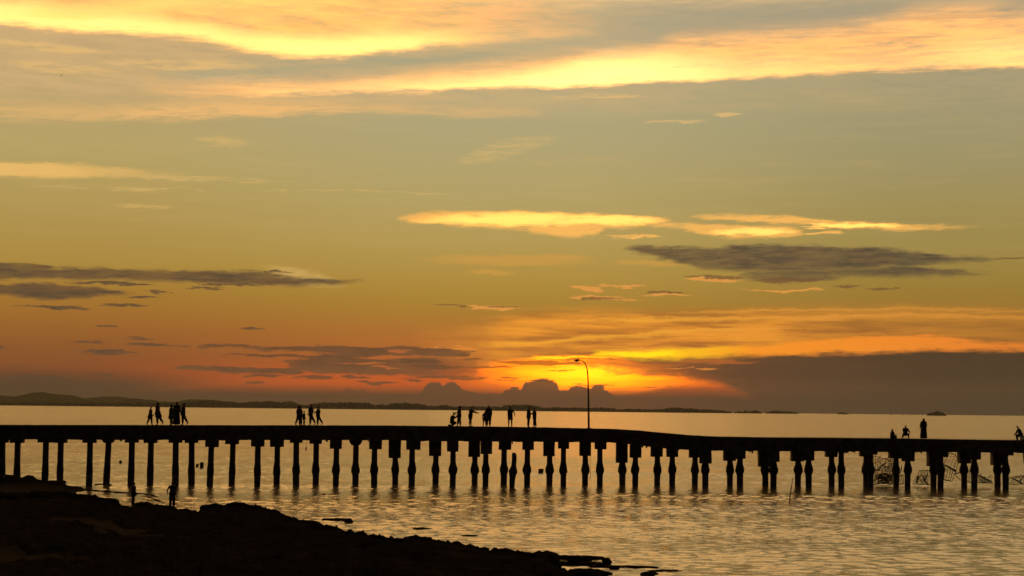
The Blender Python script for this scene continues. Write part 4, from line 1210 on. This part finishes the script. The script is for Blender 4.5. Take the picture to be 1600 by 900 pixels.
SKIN_K = 1.22      # the smoothing shrinks a skinned limb by about this much
Z = Vector((0, 0, 1))
def person(label, foot, H, face, legs=((10, 5), (-10, 5)), arms=((0, 10, 8), (0, 10, 8)), lean=0.0, head_tilt=0.0,
           top='dark', bottom='blue', outfit='trousers', hair='short', pelvis=None, group='people on the pier', leg_out=(2, 2), sleeve=0.6, hem=None, bulk=1.0):
    """face: heading in degrees (0 = to the right of the picture, 90 = away from the camera, 180 = to the left).
    legs = ((hip angle, knee bend) left, right); arms = ((shoulder angle, elbow bend, outwards) left, right)"""
    fa = math.radians(face)
    f = Vector((math.cos(fa), math.sin(fa), 0)); s = Vector((-math.sin(fa), math.cos(fa), 0))   # s = person's left
    t = thing('person', label, 'person', foot, group)
    R = math.radians
    def down(a, out=0.0, side=1):
        v = f * math.sin(R(a)) - Z * math.cos(R(a))
        return (v * math.cos(R(out)) + s * side * math.sin(R(out))).normalized()
    thigh, shin = 0.245 * H, 0.235 * H
    leg_pts = []
    for (ha, kb), side, lo in zip(legs, (1, -1), leg_out):
        if abs(ha) < 45: ha *= 0.66
        hip = s * side * 0.052 * H
        knee = hip + down(ha, lo, side) * thigh
        ank = knee + down(ha - kb, lo * 0.3, side) * shin
        leg_pts.append((hip, knee, ank, side, ha - kb))
    low = min(l[2].z for l in leg_pts) - 0.042 * H
    pz = -low if pelvis is None else pelvis * H
    off = Z * pz
    # centre the figure over its feet
    mid = (leg_pts[0][2] + leg_pts[1][2]) * 0.5
    off = off - Vector((mid.x, mid.y, 0)) * (0.6 if pelvis is None else 0.35)
    L = R(lean)
    up = (Z * math.cos(L) + f * math.sin(L)).normalized()
    pel = off
    P_ = [(pel, 0.066 * H)]; Ed = []
    def add(co, r, parent):
        P_.append((co, r)); i = len(P_) - 1
        if parent is not None: Ed.append((parent, i))
        return i
    waist = add(pel + up * 0.09 * H, 0.058 * H, 0)
    chest = add(pel + up * 0.20 * H, 0.068 * H, waist)
    upc = add(pel + up * 0.265 * H, 0.055 * H, chest)
    neck = add(pel + up * 0.315 * H, 0.028 * H, upc)
    hu = (up + f * math.sin(R(head_tilt))).normalized()
    jaw = add(P_[neck][0] + hu * 0.035 * H + f * 0.008 * H, 0.036 * H, neck)
    skull = add(P_[neck][0] + hu * 0.085 * H, 0.048 * H, jaw)
    crown = add(P_[neck][0] + hu * 0.118 * H, 0.034 * H, skull)
    add(P_[neck][0] + hu * 0.062 * H + f * 0.050 * H, 0.008 * H, skull)         # nose
    for sd in (1, -1): add(P_[skull][0] + s * sd * 0.046 * H - hu * 0.01 * H, 0.009 * H, skull)   # ears
    for hip, knee, ank, side, sa in leg_pts:
        h = add(hip + off - Z * 0.01 * H, 0.050 * H, 0)
        k = add(knee + off, 0.033 * H, h)
        c = add((knee * 0.6 + ank * 0.4) + off, 0.034 * H, k)
        a = add(ank + off, 0.020 * H, c)
        fd = (f * math.cos(R(max(min(sa, 25), -45)) * 0.6) + Z * math.sin(R(max(min(sa, 25), -45))) * 0.6).normalized()
        hl = add(ank + off - Z * 0.026 * H, 0.018 * H, a)
        add(ank + off - Z * 0.030 * H + fd * 0.085 * H, 0.014 * H, hl)
    arm_idx = []
    for (sa, eb, out), side in zip(arms, (1, -1)):
        sh = add(pel + up * 0.268 * H + s * side * 0.098 * H, 0.034 * H, upc)
        e = add(P_[sh][0] + down(sa, out, side) * 0.165 * H, 0.024 * H, sh)
        fdv = down(sa + eb, out * 0.2, side)
        wr = add(P_[e][0] + fdv * 0.145 * H, 0.015 * H, e)
        palm = add(P_[wr][0] + fdv * 0.035 * H, 0.016 * H, wr)
        arm_idx.append((sh, e, wr))
        perp = fdv.cross(s).normalized()
        for q, ln in enumerate((0.036, 0.042, 0.039, 0.030)):
            b = P_[palm][0] + fdv * 0.014 * H + perp * (q - 1.5) * 0.0095 * H
            i1 = add(b, 0.0052 * H, palm)
            i2 = add(b + fdv * ln * 0.55 * H, 0.0048 * H, i1)
            add(b + (fdv * 0.8 - s * side * 0.5).normalized() * ln * H, 0.004 * H, i2)
        th = add(P_[wr][0] + fdv * 0.012 * H + perp * -0.020 * H, 0.0062 * H, palm)
        add(P_[th][0] + (fdv - perp * 0.4).normalized() * 0.034 * H, 0.005 * H, th)
    body = skinned('body', P_, Ed, M_skin, t)
    hc = P_[skull][0]
    for sd in (1, -1):
        bm = bmesh.new(); bmesh.ops.create_icosphere(bm, subdivisions=1, radius=0.006 * H)
        e_ = bm_obj('eye', bm, M_hair, body); e_.location = hc + f * 0.042 * H + s * sd * 0.018 * H - hu * 0.008 * H
    # clothes
    B_ = bulk
    pts = [(pel - up * 0.005 * H, 0.080 * H * B_), (pel + up * 0.09 * H, 0.078 * H * B_), (pel + up * 0.20 * H, 0.088 * H * B_), (pel + up * 0.272 * H, 0.066 * H)]
    eds = [(0, 1), (1, 2), (2, 3)]
    for (sh, e, wr) in arm_idx:
        i = len(pts); A, Bq, Cq = P_[sh][0], P_[e][0], P_[wr][0]
        pts += [(A, 0.042 * H), (A + (Bq - A) * min(1.0, sleeve), 0.036 * H)]; eds += [(3, i), (i, i + 1)]
        if sleeve > 1:
            pts += [(Bq + (Cq - Bq) * 0.9, 0.026 * H)]; eds += [(i + 1, i + 2)]
    skinned('shirt' if outfit in ('trousers', 'shorts') else 'tunic', pts, eds, CLOTH[top], t)
    if outfit in ('trousers', 'shorts', 'tunic'):
        pts = [(pel - Z * 0.005 * H, 0.074 * H)]; eds = []
        for hip, knee, ank, side, sa in leg_pts:
            i = len(pts); k = 1.0 if outfit != 'shorts' else 0.0
            pts += [(hip + off - Z * 0.02 * H, 0.064 * H), (knee + off, 0.051 * H)]; eds += [(0, i), (i, i + 1)]
            if k: pts += [(ank + off + Z * 0.015 * H, 0.037 * H)]; eds += [(i + 1, i + 2)]
        skinned('shorts' if outfit == 'shorts' else 'trousers', pts, eds, CLOTH[bottom], t)
    hemz = hem if hem is not None else {'robe': 0.03, 'dress': 0.22, 'tunic': 0.27}.get(outfit)
    if hemz is not None:
        feet = (leg_pts[0][2] + leg_pts[1][2]) * 0.5 + off
        spread_f = abs((leg_pts[0][2] - leg_pts[1][2]).dot(f)) * 0.5
        rings = []
        zt = pel.z + 0.10 * H
        for k in range(7):
            u = k / 6; z = zt + (hemz * H - zt) * u
            uu = min(1.0, (zt - z) / max(zt, 1e-3))
            c = Vector((pel.x + (feet.x - pel.x) * uu, pel.y + (feet.y - pel.y) * uu, z))
            rings.append((c, (0.088 + 0.022 * u + 0.015 * uu) * H * B_, (0.084 + 0.02 * u) * H * B_ + spread_f * uu * 0.9, s, f))
        loft({'robe': 'robe_skirt', 'dress': 'dress_skirt', 'tunic': 'tunic_skirt'}[outfit], rings, CLOTH[top if outfit == 'tunic' else bottom], t, seed=H * 10)
    if hair == 'scarf':
        hp = [(P_[neck][0] - Z * 0.03 * H - f * 0.005 * H, 0.066 * H), (P_[neck][0] + hu * 0.02 * H - f * 0.01 * H, 0.050 * H), (hc - f * 0.010 * H, 0.056 * H), (P_[crown][0] - f * 0.006 * H, 0.042 * H)]
        skinned('headscarf', hp, [(0, 1), (1, 2), (2, 3)], CLOTH[top], t)
    elif hair == 'cap':
        skinned('hair', [(hc - f * 0.016 * H, 0.047 * H), (P_[crown][0] - f * 0.004 * H, 0.038 * H)], [(0, 1)], M_hair, t)
        skinned('cap_peak', [(P_[crown][0] - hu * 0.012 * H + f * 0.02 * H, 0.026 * H), (P_[crown][0] - hu * 0.02 * H + f * 0.072 * H, 0.010 * H)], [(0, 1)], CLOTH[top], t)
    elif hair == 'long':
        skinned('hair', [(P_[crown][0] - f * 0.006 * H, 0.040 * H), (hc - f * 0.018 * H, 0.050 * H), (P_[neck][0] - f * 0.03 * H, 0.040 * H), (P_[neck][0] - f * 0.045 * H - Z * 0.07 * H, 0.030 * H)], [(0, 1), (1, 2), (2, 3)], M_hair, t)
    else:
        skinned('hair', [(hc - f * 0.014 * H, 0.047 * H), (P_[crown][0] - f * 0.006 * H, 0.038 * H)], [(0, 1)], M_hair, t)
    return t, P_, arm_idx, f, s

def on_deck(px, dy=0.6):
    Y = YF(px) + dy
    return Vector((x_at(px, 660, Y), Y, top_z(px) + 0.005))

# left group
person('slim child leading the left group, striding leftwards in a loose shirt', on_deck(234.0, 0.5), 1.45, 0, ((18, 6), (-24, 8)), ((-12, 14, 5), (18, 22, 5)), 2, outfit='tunic', top='brown', hem=0.36)
person('person in a knee length coat walking second from the left on the pier', on_deck(248.6, 0.6), 1.78, 178, ((-2, 2), (-32, 14)), ((-14, 20, 4), (12, 22, 4)), 1, outfit='tunic', top='dark', hair='scarf', hem=0.33, bulk=1.05)
person('broad person in a long tunic, left half of the pair standing close together', on_deck(267.6, 0.4), 1.62, 190, ((4, 2), (-4, 2)), ((-12, 22, 14), (6, 18, 10)), 0, outfit='tunic', top='teal', hair='scarf', hem=0.28, bulk=1.25, sleeve=1.2)
person('tallest person of the left group, in a long robe beside the tunic wearer', on_deck(275.6, 1.1), 1.82, 80, ((4, 2), (-6, 4)), ((4, 14, 14), (6, 16, 14)), 0, outfit='robe', top='black', bottom='black', hair='short', bulk=1.28, sleeve=1.2)
person('slender walker at the right end of the left group, touching the robed person', on_deck(288.0, 0.8), 1.74, 184, ((2, 2), (-30, 10)), ((52, 40, 4), (10, 20, 4)), -2, outfit='trousers', top='blue', hair='long')
# second group
person('long legged adult striding at the left of the second group', on_deck(465.8, 0.5), 1.60, 0, ((14, 2), (-22, 4)), ((-12, 22, 10), (6, 26, 10)), 2, outfit='trousers', top='dark', hair='scarf', bulk=1.4)
person('adult half hidden behind the striding adult of the second group', on_deck(469.5, 1.3), 1.52, 10, ((10, 2), (-10, 4)), ((-6, 20, 6), (10, 20, 6)), 0, outfit='trousers', top='brown', bulk=1.1)
person('small child walking beside the striding adult in the second group', on_deck(475, 0.7), 1.14, 0, ((-4, 2), (14, 4)), ((0, 20, 5), (10, 20, 6)), 0, outfit='shorts', top='red', hair='cap')
person('tallest of the second group, walking left with an elbow behind the back', on_deck(487.3, 0.9), 1.74, 182, ((2, 0), (-32, 8)), ((-26, 50, 10), (8, 30, 8)), -2, outfit='trousers', top='dark', bulk=1.3, hair='short')
person('last walker of the second group, holding a hand out in front', on_deck(498.8, 0.6), 1.55, 178, ((0, 0), (-36, 8)), ((38, 62, 6), (20, 60, 6)), -3, outfit='trousers', top='grey', hair='short', bulk=1.2)
# centre group
ph, PP, AI, fv, sv = person('photographer crouching on the pier with a camera held to the face', on_deck(704.4, 0.5), 1.60, 2, ((72, 128), (20, 112)), ((48, 92, 12), (52, 98, 10)), 14, 6, outfit='trousers', top='dark', bulk=1.2, sleeve=1.2)
wr = PP[AI[0][2]][0]
hp_ = PP[5][0] + fv * 0.11
cm = thing('camera', 'small camera held to the crouching photographer\'s face', 'camera', Vector(ph.location) + hp_)
bm = bmesh.new(); box(bm, -0.035, 0.035, -0.07, 0.07, -0.045, 0.045); bmesh.ops.bevel(bm, geom=bm.edges[:], offset=0.008, segments=1)
bm_obj('camera_body', bm, M_steel, cm)
bm = bmesh.new(); tube(bm, [(0.03, 0, 0), (0.11, 0, 0)], [0.034, 0.038], 12); bm_obj('camera_lens', bm, M_steel, cm, True)
person('long haired person standing right behind the photographer', on_deck(717.4, 0.9), 1.68, 172, ((12, 2), (-8, 4)), ((22, 66, 8), (6, 20, 6)), 0, outfit='trousers', top='brown', hair='long', bulk=1.05)
person('person leaning forward with both forearms held out, right of the long haired person', on_deck(734.8, 0.7), 1.64, -12, ((4, 0), (-6, 0)), ((62, 8, 6), (50, 30, 10)), 8, 14, outfit='shorts', top='blue', hair='short', bulk=1.1)
person('small child in shorts standing close to a taller adult mid pier', on_deck(757.2, 0.5), 1.24, 100, ((2, 0), (-2, 0)), ((4, 10, 12), (4, 8, 8)), 0, outfit='shorts', top='red', leg_out=(5, 5))
person('adult in a long coat beside the small child mid pier', on_deck(763.2, 1.0), 1.74, 95, ((2, 0), (-2, 2)), ((2, 12, 12), (4, 8, 12)), 0, outfit='tunic', top='black', hair='short', hem=0.30, bulk=1.18, sleeve=1.2)
person('lone figure in baggy shorts with one hand on the hip', on_deck(797.2, 0.7), 1.66, 86, ((2, 0), (-2, 0)), ((2, 8, 4), (-22, 62, 34)), 0, outfit='shorts', top='dark', hair='short', bulk=1.25, leg_out=(4, 4))
person('left of the two friends facing each other, back straight and legs together', on_deck(825.6, 0.7), 1.70, 8, ((2, 0), (-4, 4)), ((6, 16, 4), (26, 56, 6)), -1, outfit='trousers', top='teal', hair='short')
person('right of the two friends facing each other, reaching out to the other', on_deck(835.6, 0.8), 1.62, 178, ((4, 0), (-12, 2)), ((40, 42, 6), (34, 40, 12)), 1, outfit='trousers', top='dark', hair='short', bulk=1.12)
# right end
person('small hooded person sitting on the deck with a hand out to the right', on_deck(1395.2, 0.2) + Vector((0, 0, 0)), 1.40, 8, ((96, 118), (92, 112)), ((40, 46, 8), (20, 40, 6)), 4, pelvis=0.10, outfit='trousers', top='dark', hair='scarf', bulk=1.3, group='people sitting on the pier')
person('person squatting with knees spread wide between the hooded and the robed figures', on_deck(1414.4, 0.3), 1.55, -88, ((88, 126), (84, 122)), ((30, 30, 24), (40, 34, 18)), 10, 4, outfit='trousers', top='brown', hair='short', leg_out=(16, 24), bulk=1.35, sleeve=1.2, group='people sitting on the pier')
person('tall hooded person standing in a long robe near the right end of the pier', on_deck(1443.2, 0.8), 1.72, 92, ((2, 0), (-2, 0)), ((4, 30, 14), (6, 44, 14)), 0, outfit='robe', top='black', bottom='black', hair='scarf', bulk=1.38, sleeve=1.2)
sb = on_deck(1600.2, 0.6)
bx_ = thing('crate', 'low dark crate used as a seat at the far right end of the pier', 'crate', sb)
for zq in (0.0, 0.135, 0.27):
    bm = bmesh.new(); box(bm, -0.30, 0.30, -0.22, 0.22, zq, zq + 0.12); bmesh.ops.bevel(bm, geom=bm.edges[:], offset=0.008, segments=1); bm_obj('board', bm, M_wood, bx_)
person('person in a cap sitting at the right edge, leaning on one straight arm', on_deck(1593.0, 0.55), 1.62, 184, ((80, 88), (50, 70)), ((34, 6, 6), (30, 8, 6)), 22, 8, pelvis=0.30, outfit='trousers', top='dark', hair='cap', bulk=1.15, group='people sitting on the pier')
# on the rocks
person('child standing on the shore rocks in front of the seventh pile, seen side on', at_height(207.5, 791.5, 0.36), 1.42, 20, ((4, 2), (-6, 6)), ((10, 24, 4), (8, 20, 4)), 2, outfit='trousers', top='blue', hair='short', group='children on the shore rocks')
person('child standing on the shore rocks with one elbow bent out to the left', at_height(268.8, 794, 0.36), 1.50, 84, ((2, 0), (-2, 0)), ((-14, 50, 34), (4, 12, 12)), 0, 4, outfit='trousers', top='dark', hair='short', bulk=1.05, leg_out=(3, 3), group='children on the shore rocks')

# ---------------------------------------------------------------- stump pile, floats, stick, lines
Ys = YF(801) - 3.0
p0 = at_depth(800, 757, Ys); p0.z = 0
st = thing('stump_pile', 'broken leaning pile stump standing alone in the water under the pier', 'pile', p0)
bm = bmesh.new()
line = [(799.8, 764), (800.2, 752), (801, 742), (802, 735), (802.4, 728), (803, 718), (803.6, 710.5), (804, 708.3), (804.2, 707.4)]
tube(bm, [at_depth(a, b, Ys) - p0 for a, b in line], [k * Ys / F for k in (4.4, 4.5, 5.0, 5.4, 4.2, 3.9, 3.7, 3.0, 1.6)], 14)
for v in bm.verts: v.co += mnoise.noise_vector(v.co * 2.2) * 0.05
bm_obj('shaft', bm, M_conc, st, True)
bm = bmesh.new()
tube(bm, [at_depth(a, b, Ys) - p0 for a, b in [(800.6, 744), (801.4, 740), (801.8, 736.5), (802.1, 733), (802.4, 729)]], [k * Ys / F for k in (5.0, 6.2, 6.9, 6.0, 4.3)], 14)
for v in bm.verts: v.co += mnoise.noise_vector(v.co * 3.1) * 0.07
bm_obj('collar', bm, M_wetc, st, True)

def float_(name, px, py, w, h, label, shape, cat='buoy'):
    p = at_height(px, py + h / 2, 0.0); s = p.y / F
    t = thing(name, label, cat, p, None)
    bm = bmesh.new()
    W = w * s; Hh = h * s
    if shape == 'ball':
        bmesh.ops.create_uvsphere(bm, u_segments=16, v_segments=10, radius=W / 2)
        for v in bm.verts: v.co.z = v.co.z * Hh / W + Hh * 0.42
        bm_obj('float_ball', bm, M_buoy, t, True)
        bm = bmesh.new(); tube(bm, [(0, 0, Hh * 0.86), (0.02, 0, Hh * 1.06)], W * 0.07, 8); bm_obj('eyelet', bm, M_steel, t)
    else:
        tube(bm, [(0, 0, -Hh * 0.2), (0, 0, Hh * 0.08), (0, 0, Hh * 0.3), (0, 0, Hh * 0.32), (0, 0, Hh * 0.62), (0, 0, Hh * 0.64), (0, 0, Hh * 0.92), (0, 0, Hh)],
             [W * 0.44, W * 0.48, W * 0.5, W * 0.47, W * 0.5, W * 0.47, W * 0.48, W * 0.42], 18)
        if shape == 'tilt':
            for v in bm.verts: v.co = Vector((v.co.x * 1.0 + v.co.z * 0.15, v.co.y, v.co.z)) + mnoise.noise_vector(v.co * 1.3) * 0.08 * W
        bm_obj('drum_body', bm, M_buoy, t, True)
        bm = bmesh.new(); tube(bm, [(W * 0.1, 0, Hh * 0.99), (W * 0.1, 0, Hh * 1.05)], W * 0.09, 8); bm_obj('bung', bm, M_steel, t)
    return t
float_('buoy', 188.3, 721.5, 5.0, 4.6, 'small round buoy floating between the sixth and seventh piles', 'ball')
float_('floating_drum', 307.8, 727.2, 4.8, 4.6, 'smaller of the two dark floats beyond the tenth pile', 'tilt', 'float')
float_('floating_drum', 315.2, 726.6, 6.0, 8.6, 'larger upright drum float beside the smaller one', 'drum', 'float')
float_('floating_drum', 844.6, 735.6, 8.6, 6.4, 'squat dark float between two piles right of the broken stump', 'tilt', 'float')
dp = at_height(505.5, 774, 0)
bm = bmesh.new(); tube(bm, [(-0.16, 0, 0.01), (-0.06, 0.02, 0.06), (0.05, 0, 0.07), (0.16, 0.02, 0.0)], [0.02, 0.05, 0.06, 0.02], 8)
o = bm_obj('driftwood', bm, M_wood, None, True); o.location = dp; tag(o, 'scrap of driftwood floating just in front of the piles left of centre', 'driftwood')

pb = at_height(1234.6, 784, 0)
sk_ = thing('stick', 'thin crooked stick standing in the shallow water at the right', 'stick', pb)
bm = bmesh.new(); pl = [(1234.6, 786), (1233.6, 782), (1234.4, 775), (1236, 765), (1237.6, 755), (1238.8, 746.5)]
tube(bm, [at_depth(a, b, pb.y) - pb for a, b in pl], [1.0 * pb.y / F, 1.0 * pb.y / F, 0.85 * pb.y / F, 0.75 * pb.y / F, 0.6 * pb.y / F, 0.35 * pb.y / F], 7)
bm_obj('shaft', bm, M_wood, sk_, True)
bm = bmesh.new(); tube(bm, [at_depth(1236.2, 764, pb.y) - pb, at_depth(1238.2, 761, pb.y) - pb], [0.02, 0.008], 5); bm_obj('twig', bm, M_wood, sk_)

def hanging(px, y0, y1, dY, label, bait):
    Y = YF(px) + dY
    a = at_depth(px, y0, Y); t = thing('fishing_line', label, 'line', a)
    bm = bmesh.new(); b = at_depth(px, y1, Y) - a
    tube(bm, [(0, 0, 0), b * 0.5 + Vector((0.01, 0, 0)), b], 0.011, 5); bm_obj('cord', bm, M_rope, t)
    if bait:
        bm = bmesh.new(); tube(bm, [b, b + Vector((0, 0, -0.08)), b + Vector((0, 0, -0.24)), b + Vector((0.01, 0, -0.36))], [0.015, 0.055, 0.045, 0.01], 8); bm_obj('sinker', bm, M_buoy, t, True)
hanging(478.3, 688, 698, 0.1, 'short fishing line with a dark sinker hanging from the pier left of centre', True)
Yr = YF(922) - 0.2
ra = at_depth(922, 691, Yr)
rt = thing('rope', 'slack rope hanging from the pier below the street lamp, looped near the water', 'rope', ra)
bm = bmesh.new(); tube(bm, [at_depth(a, b, Yr) - ra for a, b in [(922, 691), (922.3, 710), (922, 730), (922.6, 742), (922.2, 752)]], 0.014, 5); bm_obj('strand', bm, M_rope, rt)
bm = bmesh.new(); tube(bm, [at_depth(922 - 1.6 + 2.2 * math.cos(a), 742 - 5 * math.sin(a), Yr) - ra for a in [k * math.pi / 7 for k in range(-4, 9)]], 0.016, 5, False); bm_obj('loop', bm, M_rope, rt)

# ---------------------------------------------------------------- wrecked wire fish traps under the pier
def wire(bm, a, b, r, bend, rr):
    a = Vector(a); b = Vector(b); m = (a + b) * 0.5 + Vector([rr.uniform(-bend, bend) for _ in range(3)])
    tube(bm, [a, m, b], r, 4, False)

def trap(label, outline, Y, seed, nx, ny, depth, mess, bars=(), thick=0.014):
    """outline: four photograph points (bl, br, tr, tl) of a buckled wire cage"""
    rr = random.Random(seed)
    q = [at_depth(x, y, Y) for x, y in outline]
    base = Vector(((q[0].x + q[1].x) / 2, Y, max(min(q[0].z, q[1].z), 0.0)))
    t = thing('fish_trap', label, 'fish trap', base, 'wrecked wire fish traps under the pier')
    q = [v - base for v in q]
    def pt(u, v, w):
        p = (q[0] * (1 - u) + q[1] * u) * (1 - v) + (q[3] * (1 - u) + q[2] * u) * v
        wob = mnoise.noise_vector(Vector((u * 3 + seed, v * 3, w * 2))) * mess
        return p + Vector((wob.x, w * depth + wob.y, wob.z))
    for w in (0, 1):      # front and rear mesh panels
        bm = bmesh.new()
        for i in range(nx + 1):
            if rr.random() < 0.12: continue
            u = i / nx
            tube(bm, [pt(u + rr.uniform(-.01, .01), k / 5, w) for k in range(6)], thick * 0.62, 4, False)
        for j in range(ny + 1):
            if rr.random() < 0.12: continue
            v = j / ny
            tube(bm, [pt(k / 5, v + rr.uniform(-.01, .01), w) for k in range(6)], thick * 0.62, 4, False)
        o = bm_obj('mesh_panel', bm, M_wire, t); o['kind'] = 'stuff'
    for w in (0, 1):
        for uv in (((0, 0), (1, 0)), ((1, 0), (1, 1)), ((1, 1), (0, 1)), ((0, 1), (0, 0))):
            bm = bmesh.new(); (a, b), (c, d) = uv
            tube(bm, [pt(a + (c - a) * k / 4, b + (d - b) * k / 4, w) for k in range(5)], thick * 1.5, 5)
            bm_obj('frame_rod', bm, M_wire, t)
    for u, v in ((0, 0), (1, 0), (1, 1), (0, 1)):
        bm = bmesh.new(); tube(bm, [pt(u, v, k / 3) for k in range(4)], thick * 1.5, 5); bm_obj('frame_rod', bm, M_wire, t)
    for (a, b, w_) in bars:     # bent loose bars and sticks caught in it
        bm = bmesh.new()
        A = at_depth(*a, Y + rr.uniform(-0.3, depth)) - base; Bq = at_depth(*b, Y + rr.uniform(-0.3, depth)) - base
        m = (A + Bq) * 0.5 + Vector((rr.uniform(-.08, .08), 0, rr.uniform(-.08, .08)))
        tube(bm, [A, m, Bq], w_, 6); bm_obj('bent_bar', bm, M_wood, t, True)
    return t, pt
def tangle(t, cx, cy, rx, ry, Y, count, seed, r=0.012):
    """loose netting wire knotted inside a trap: one uncountable mass"""
    rr = random.Random(seed); bm = bmesh.new(); base = Vector(t.location)
    for _ in range(count):
        pts = []
        a = rr.uniform(0, 6.28); k = math.sqrt(rr.random())
        x, y = cx + math.cos(a) * k * rx, cy + math.sin(a) * k * ry
        dY = rr.uniform(0, 1.2); h = rr.uniform(0, 6.28)
        for _k in range(rr.randint(3, 6)):
            x2 = min(max(x, cx - rx), cx + rx); y2 = min(max(y, cy - ry), cy + ry)
            p = at_depth(x2, y2, Y + dY) - base; pts.append(p)
            h += rr.uniform(-1.0, 1.0); x += math.cos(h) * rr.uniform(2, 4.5); y += math.sin(h) * rr.uniform(1.5, 4.0)
        if (pts[0] - pts[-1]).length > 0.05: tube(bm, pts, r, 4, False)
    o = bm_obj('tangled_wire', bm, M_wire, t); o['kind'] = 'stuff'
Yt = YF(1400) + 3.4
t, _ = trap('largest wire fish trap, crushed into a tangle between two right hand piles', [(1366, 757), (1396, 757), (1397, 718), (1370, 713)], Yt, 4, 8, 9, 1.2, 0.28,
     (((1364, 736.5), (1376, 732), 0.05), ((1364, 752), (1382, 746), 0.045), ((1372, 735), (1384, 723), 0.05), ((1368, 724), (1376, 712), 0.03), ((1384, 716), (1397, 722), 0.03), ((1378, 750), (1392, 742), 0.04)))
tangle(t, 1384, 737, 13, 19, Yt, 120, 1, 0.018); tangle(t, 1381, 748, 14, 8, Yt, 110, 2, 0.024)
t, _ = trap('narrow strip of wire trap caught beside the right hand pile of the tangle', [(1405, 756), (1412, 756), (1411, 742), (1406, 743)], Yt + 0.6, 8, 3, 4, 0.4, 0.15,
     (((1407, 735), (1408, 727), 0.04), ((1405, 741), (1408, 734), 0.035)))
t, _ = trap('low half sunk wire trap left of the widest twin pile', [(1430, 757), (1454, 757), (1453, 735), (1441, 736)], Yt, 15, 7, 6, 0.9, 0.14, (((1432, 755), (1434, 743), 0.07), ((1442, 744), (1450, 757), 0.06), ((1444, 752), (1449, 742), 0.06)))
tangle(t, 1441, 749, 10, 6, Yt, 28, 5)
t, _ = trap('tall slanting wire trap leaning up under the deck', [(1475, 724), (1494, 735), (1502, 706), (1485, 705)], Yt, 21, 4, 6, 0.8, 0.08, (((1476, 727), (1494, 737), 0.06), ((1486, 708), (1497, 716), 0.03)))
t, _ = trap('square wire trap hanging below the slanting one', [(1475, 749), (1488, 752), (1493, 734), (1476, 727)], Yt - 0.3, 25, 4, 5, 0.7, 0.05, (((1474, 749), (1488, 752), 0.04), ((1492, 740), (1503, 736), 0.05), ((1492, 741), (1501, 750), 0.03)))
tangle(t, 1482, 738, 7, 6, Yt, 16, 6)
t, _ = trap('loose netting frame seen through the next pair of piles', [(1509, 752), (1518, 754), (1518, 734), (1510, 738)], Yt, 31, 3, 5, 0.5, 0.1)
t, _ = trap('collapsed wire trap sloping down to the water between two pile pairs', [(1527, 755), (1552, 755), (1540, 746), (1527, 742)], Yt, 35, 8, 4, 0.9, 0.1, (((1527, 741), (1550, 753), 0.05), ((1528, 735), (1534, 742), 0.02), ((1544, 747), (1548, 743), 0.03)))
tangle(t, 1538, 750, 11, 5, Yt, 40, 9)
t, _ = trap('crumpled wire trap half sunk at the far right edge', [(1579, 757), (1600, 757), (1598, 744), (1582, 747)], Yt, 41, 7, 4, 0.8, 0.12, (((1582, 747), (1597, 756), 0.055), ((1594, 752), (1601, 742), 0.05)))

# ---------------------------------------------------------------- birds
def bird(px, py, Y, span, label, flap, head):
    p = at_depth(px, py, Y)
    t = thing('bird', label, 'bird', p, 'birds flying far off'); t.rotation_euler.z = head
    pts = [(Vector((-0.22, 0, 0)) * span, 0.02 * span), (Vector((-0.1, 0, 0.0)) * span, 0.05 * span), (Vector((0.06, 0, 0.01)) * span, 0.055 * span), (Vector((0.15, 0, 0.03)) * span, 0.032 * span), (Vector((0.21, 0, 0.02)) * span, 0.01 * span)]
    skinned('body', pts, [(0, 1), (1, 2), (2, 3), (3, 4)], M_bird, t)
    for sd in (1, -1):
        st_ = [(0, 0, 0.11), (0.18, flap * 0.7, 0.12), (0.36, flap, 0.09), (0.5, flap * 0.75, 0.02)]
        verts = []
        for y, z, c in st_:
            for dx, dz in ((c * 0.5, 0), (0, 0.012), (-c * 0.5 - y * 0.15, 0)):
                verts.append((dx * span, sd * y * span, (z + dz) * span))
        b = len(verts)
        verts += [(x, y, z - 0.012 * span) for x, y, z in verts]
        faces = []
        for k in range(3):
            for j in range(2):
                a = k * 3 + j; faces.append((a, a + 1, a + 4, a + 3)); faces.append((b + a, b + a + 3, b + a + 4, b + a + 1))
        mesh_obj('wing', verts, faces, M_bird, t)
bird(96, 118, 420, 1.0, 'tiny bird high at the left in front of the peach cloud', 0.12, 0.4)
bird(197, 197, 520, 0.7, 'tiny bird below the lit cloud at the upper left', 0.16, 1.2)
bird(832, 149, 520, 0.6, 'tiny bird just under the brightest part of the cloud band', 0.1, 0.9)
bird(1069, 317, 480, 0.7, 'tiny bird above the thin golden streak at the centre right', 0.14, 2.0)
bird(880, 439, 560, 0.5, 'faintest bird, low near the small orange wisps', 0.1, 0.2)
bird(1561, 392, 420, 0.7, 'tiny bird at the right above the end of the dark cloud', 0.1, 0.7)
bird(1598.5, 641, 300, 0.9, 'bird skimming the horizon at the right edge', -0.08, 0.3)

# ---------------------------------------------------------------- air
HAZE = 0.000024
hm = bpy.data.materials.new('haze'); hm.use_nodes = True
hm.node_tree.nodes.clear()
pv = hm.node_tree.nodes.new('ShaderNodeVolumePrincipled'); ho = hm.node_tree.nodes.new('ShaderNodeOutputMaterial')
pv.inputs['Color'].default_value = (0.9, 0.88, 0.86, 1); pv.inputs['Density'].default_value = HAZE; pv.inputs['Anisotropy'].default_value = 0.3
hm.node_tree.links.new(pv.outputs[0], ho.inputs['Volume'])
bm = bmesh.new(); box(bm, -9600, 9600, -120, 9600, -4.5, 140)
tag(bm_obj('haze', bm, hm), kind='stuff')
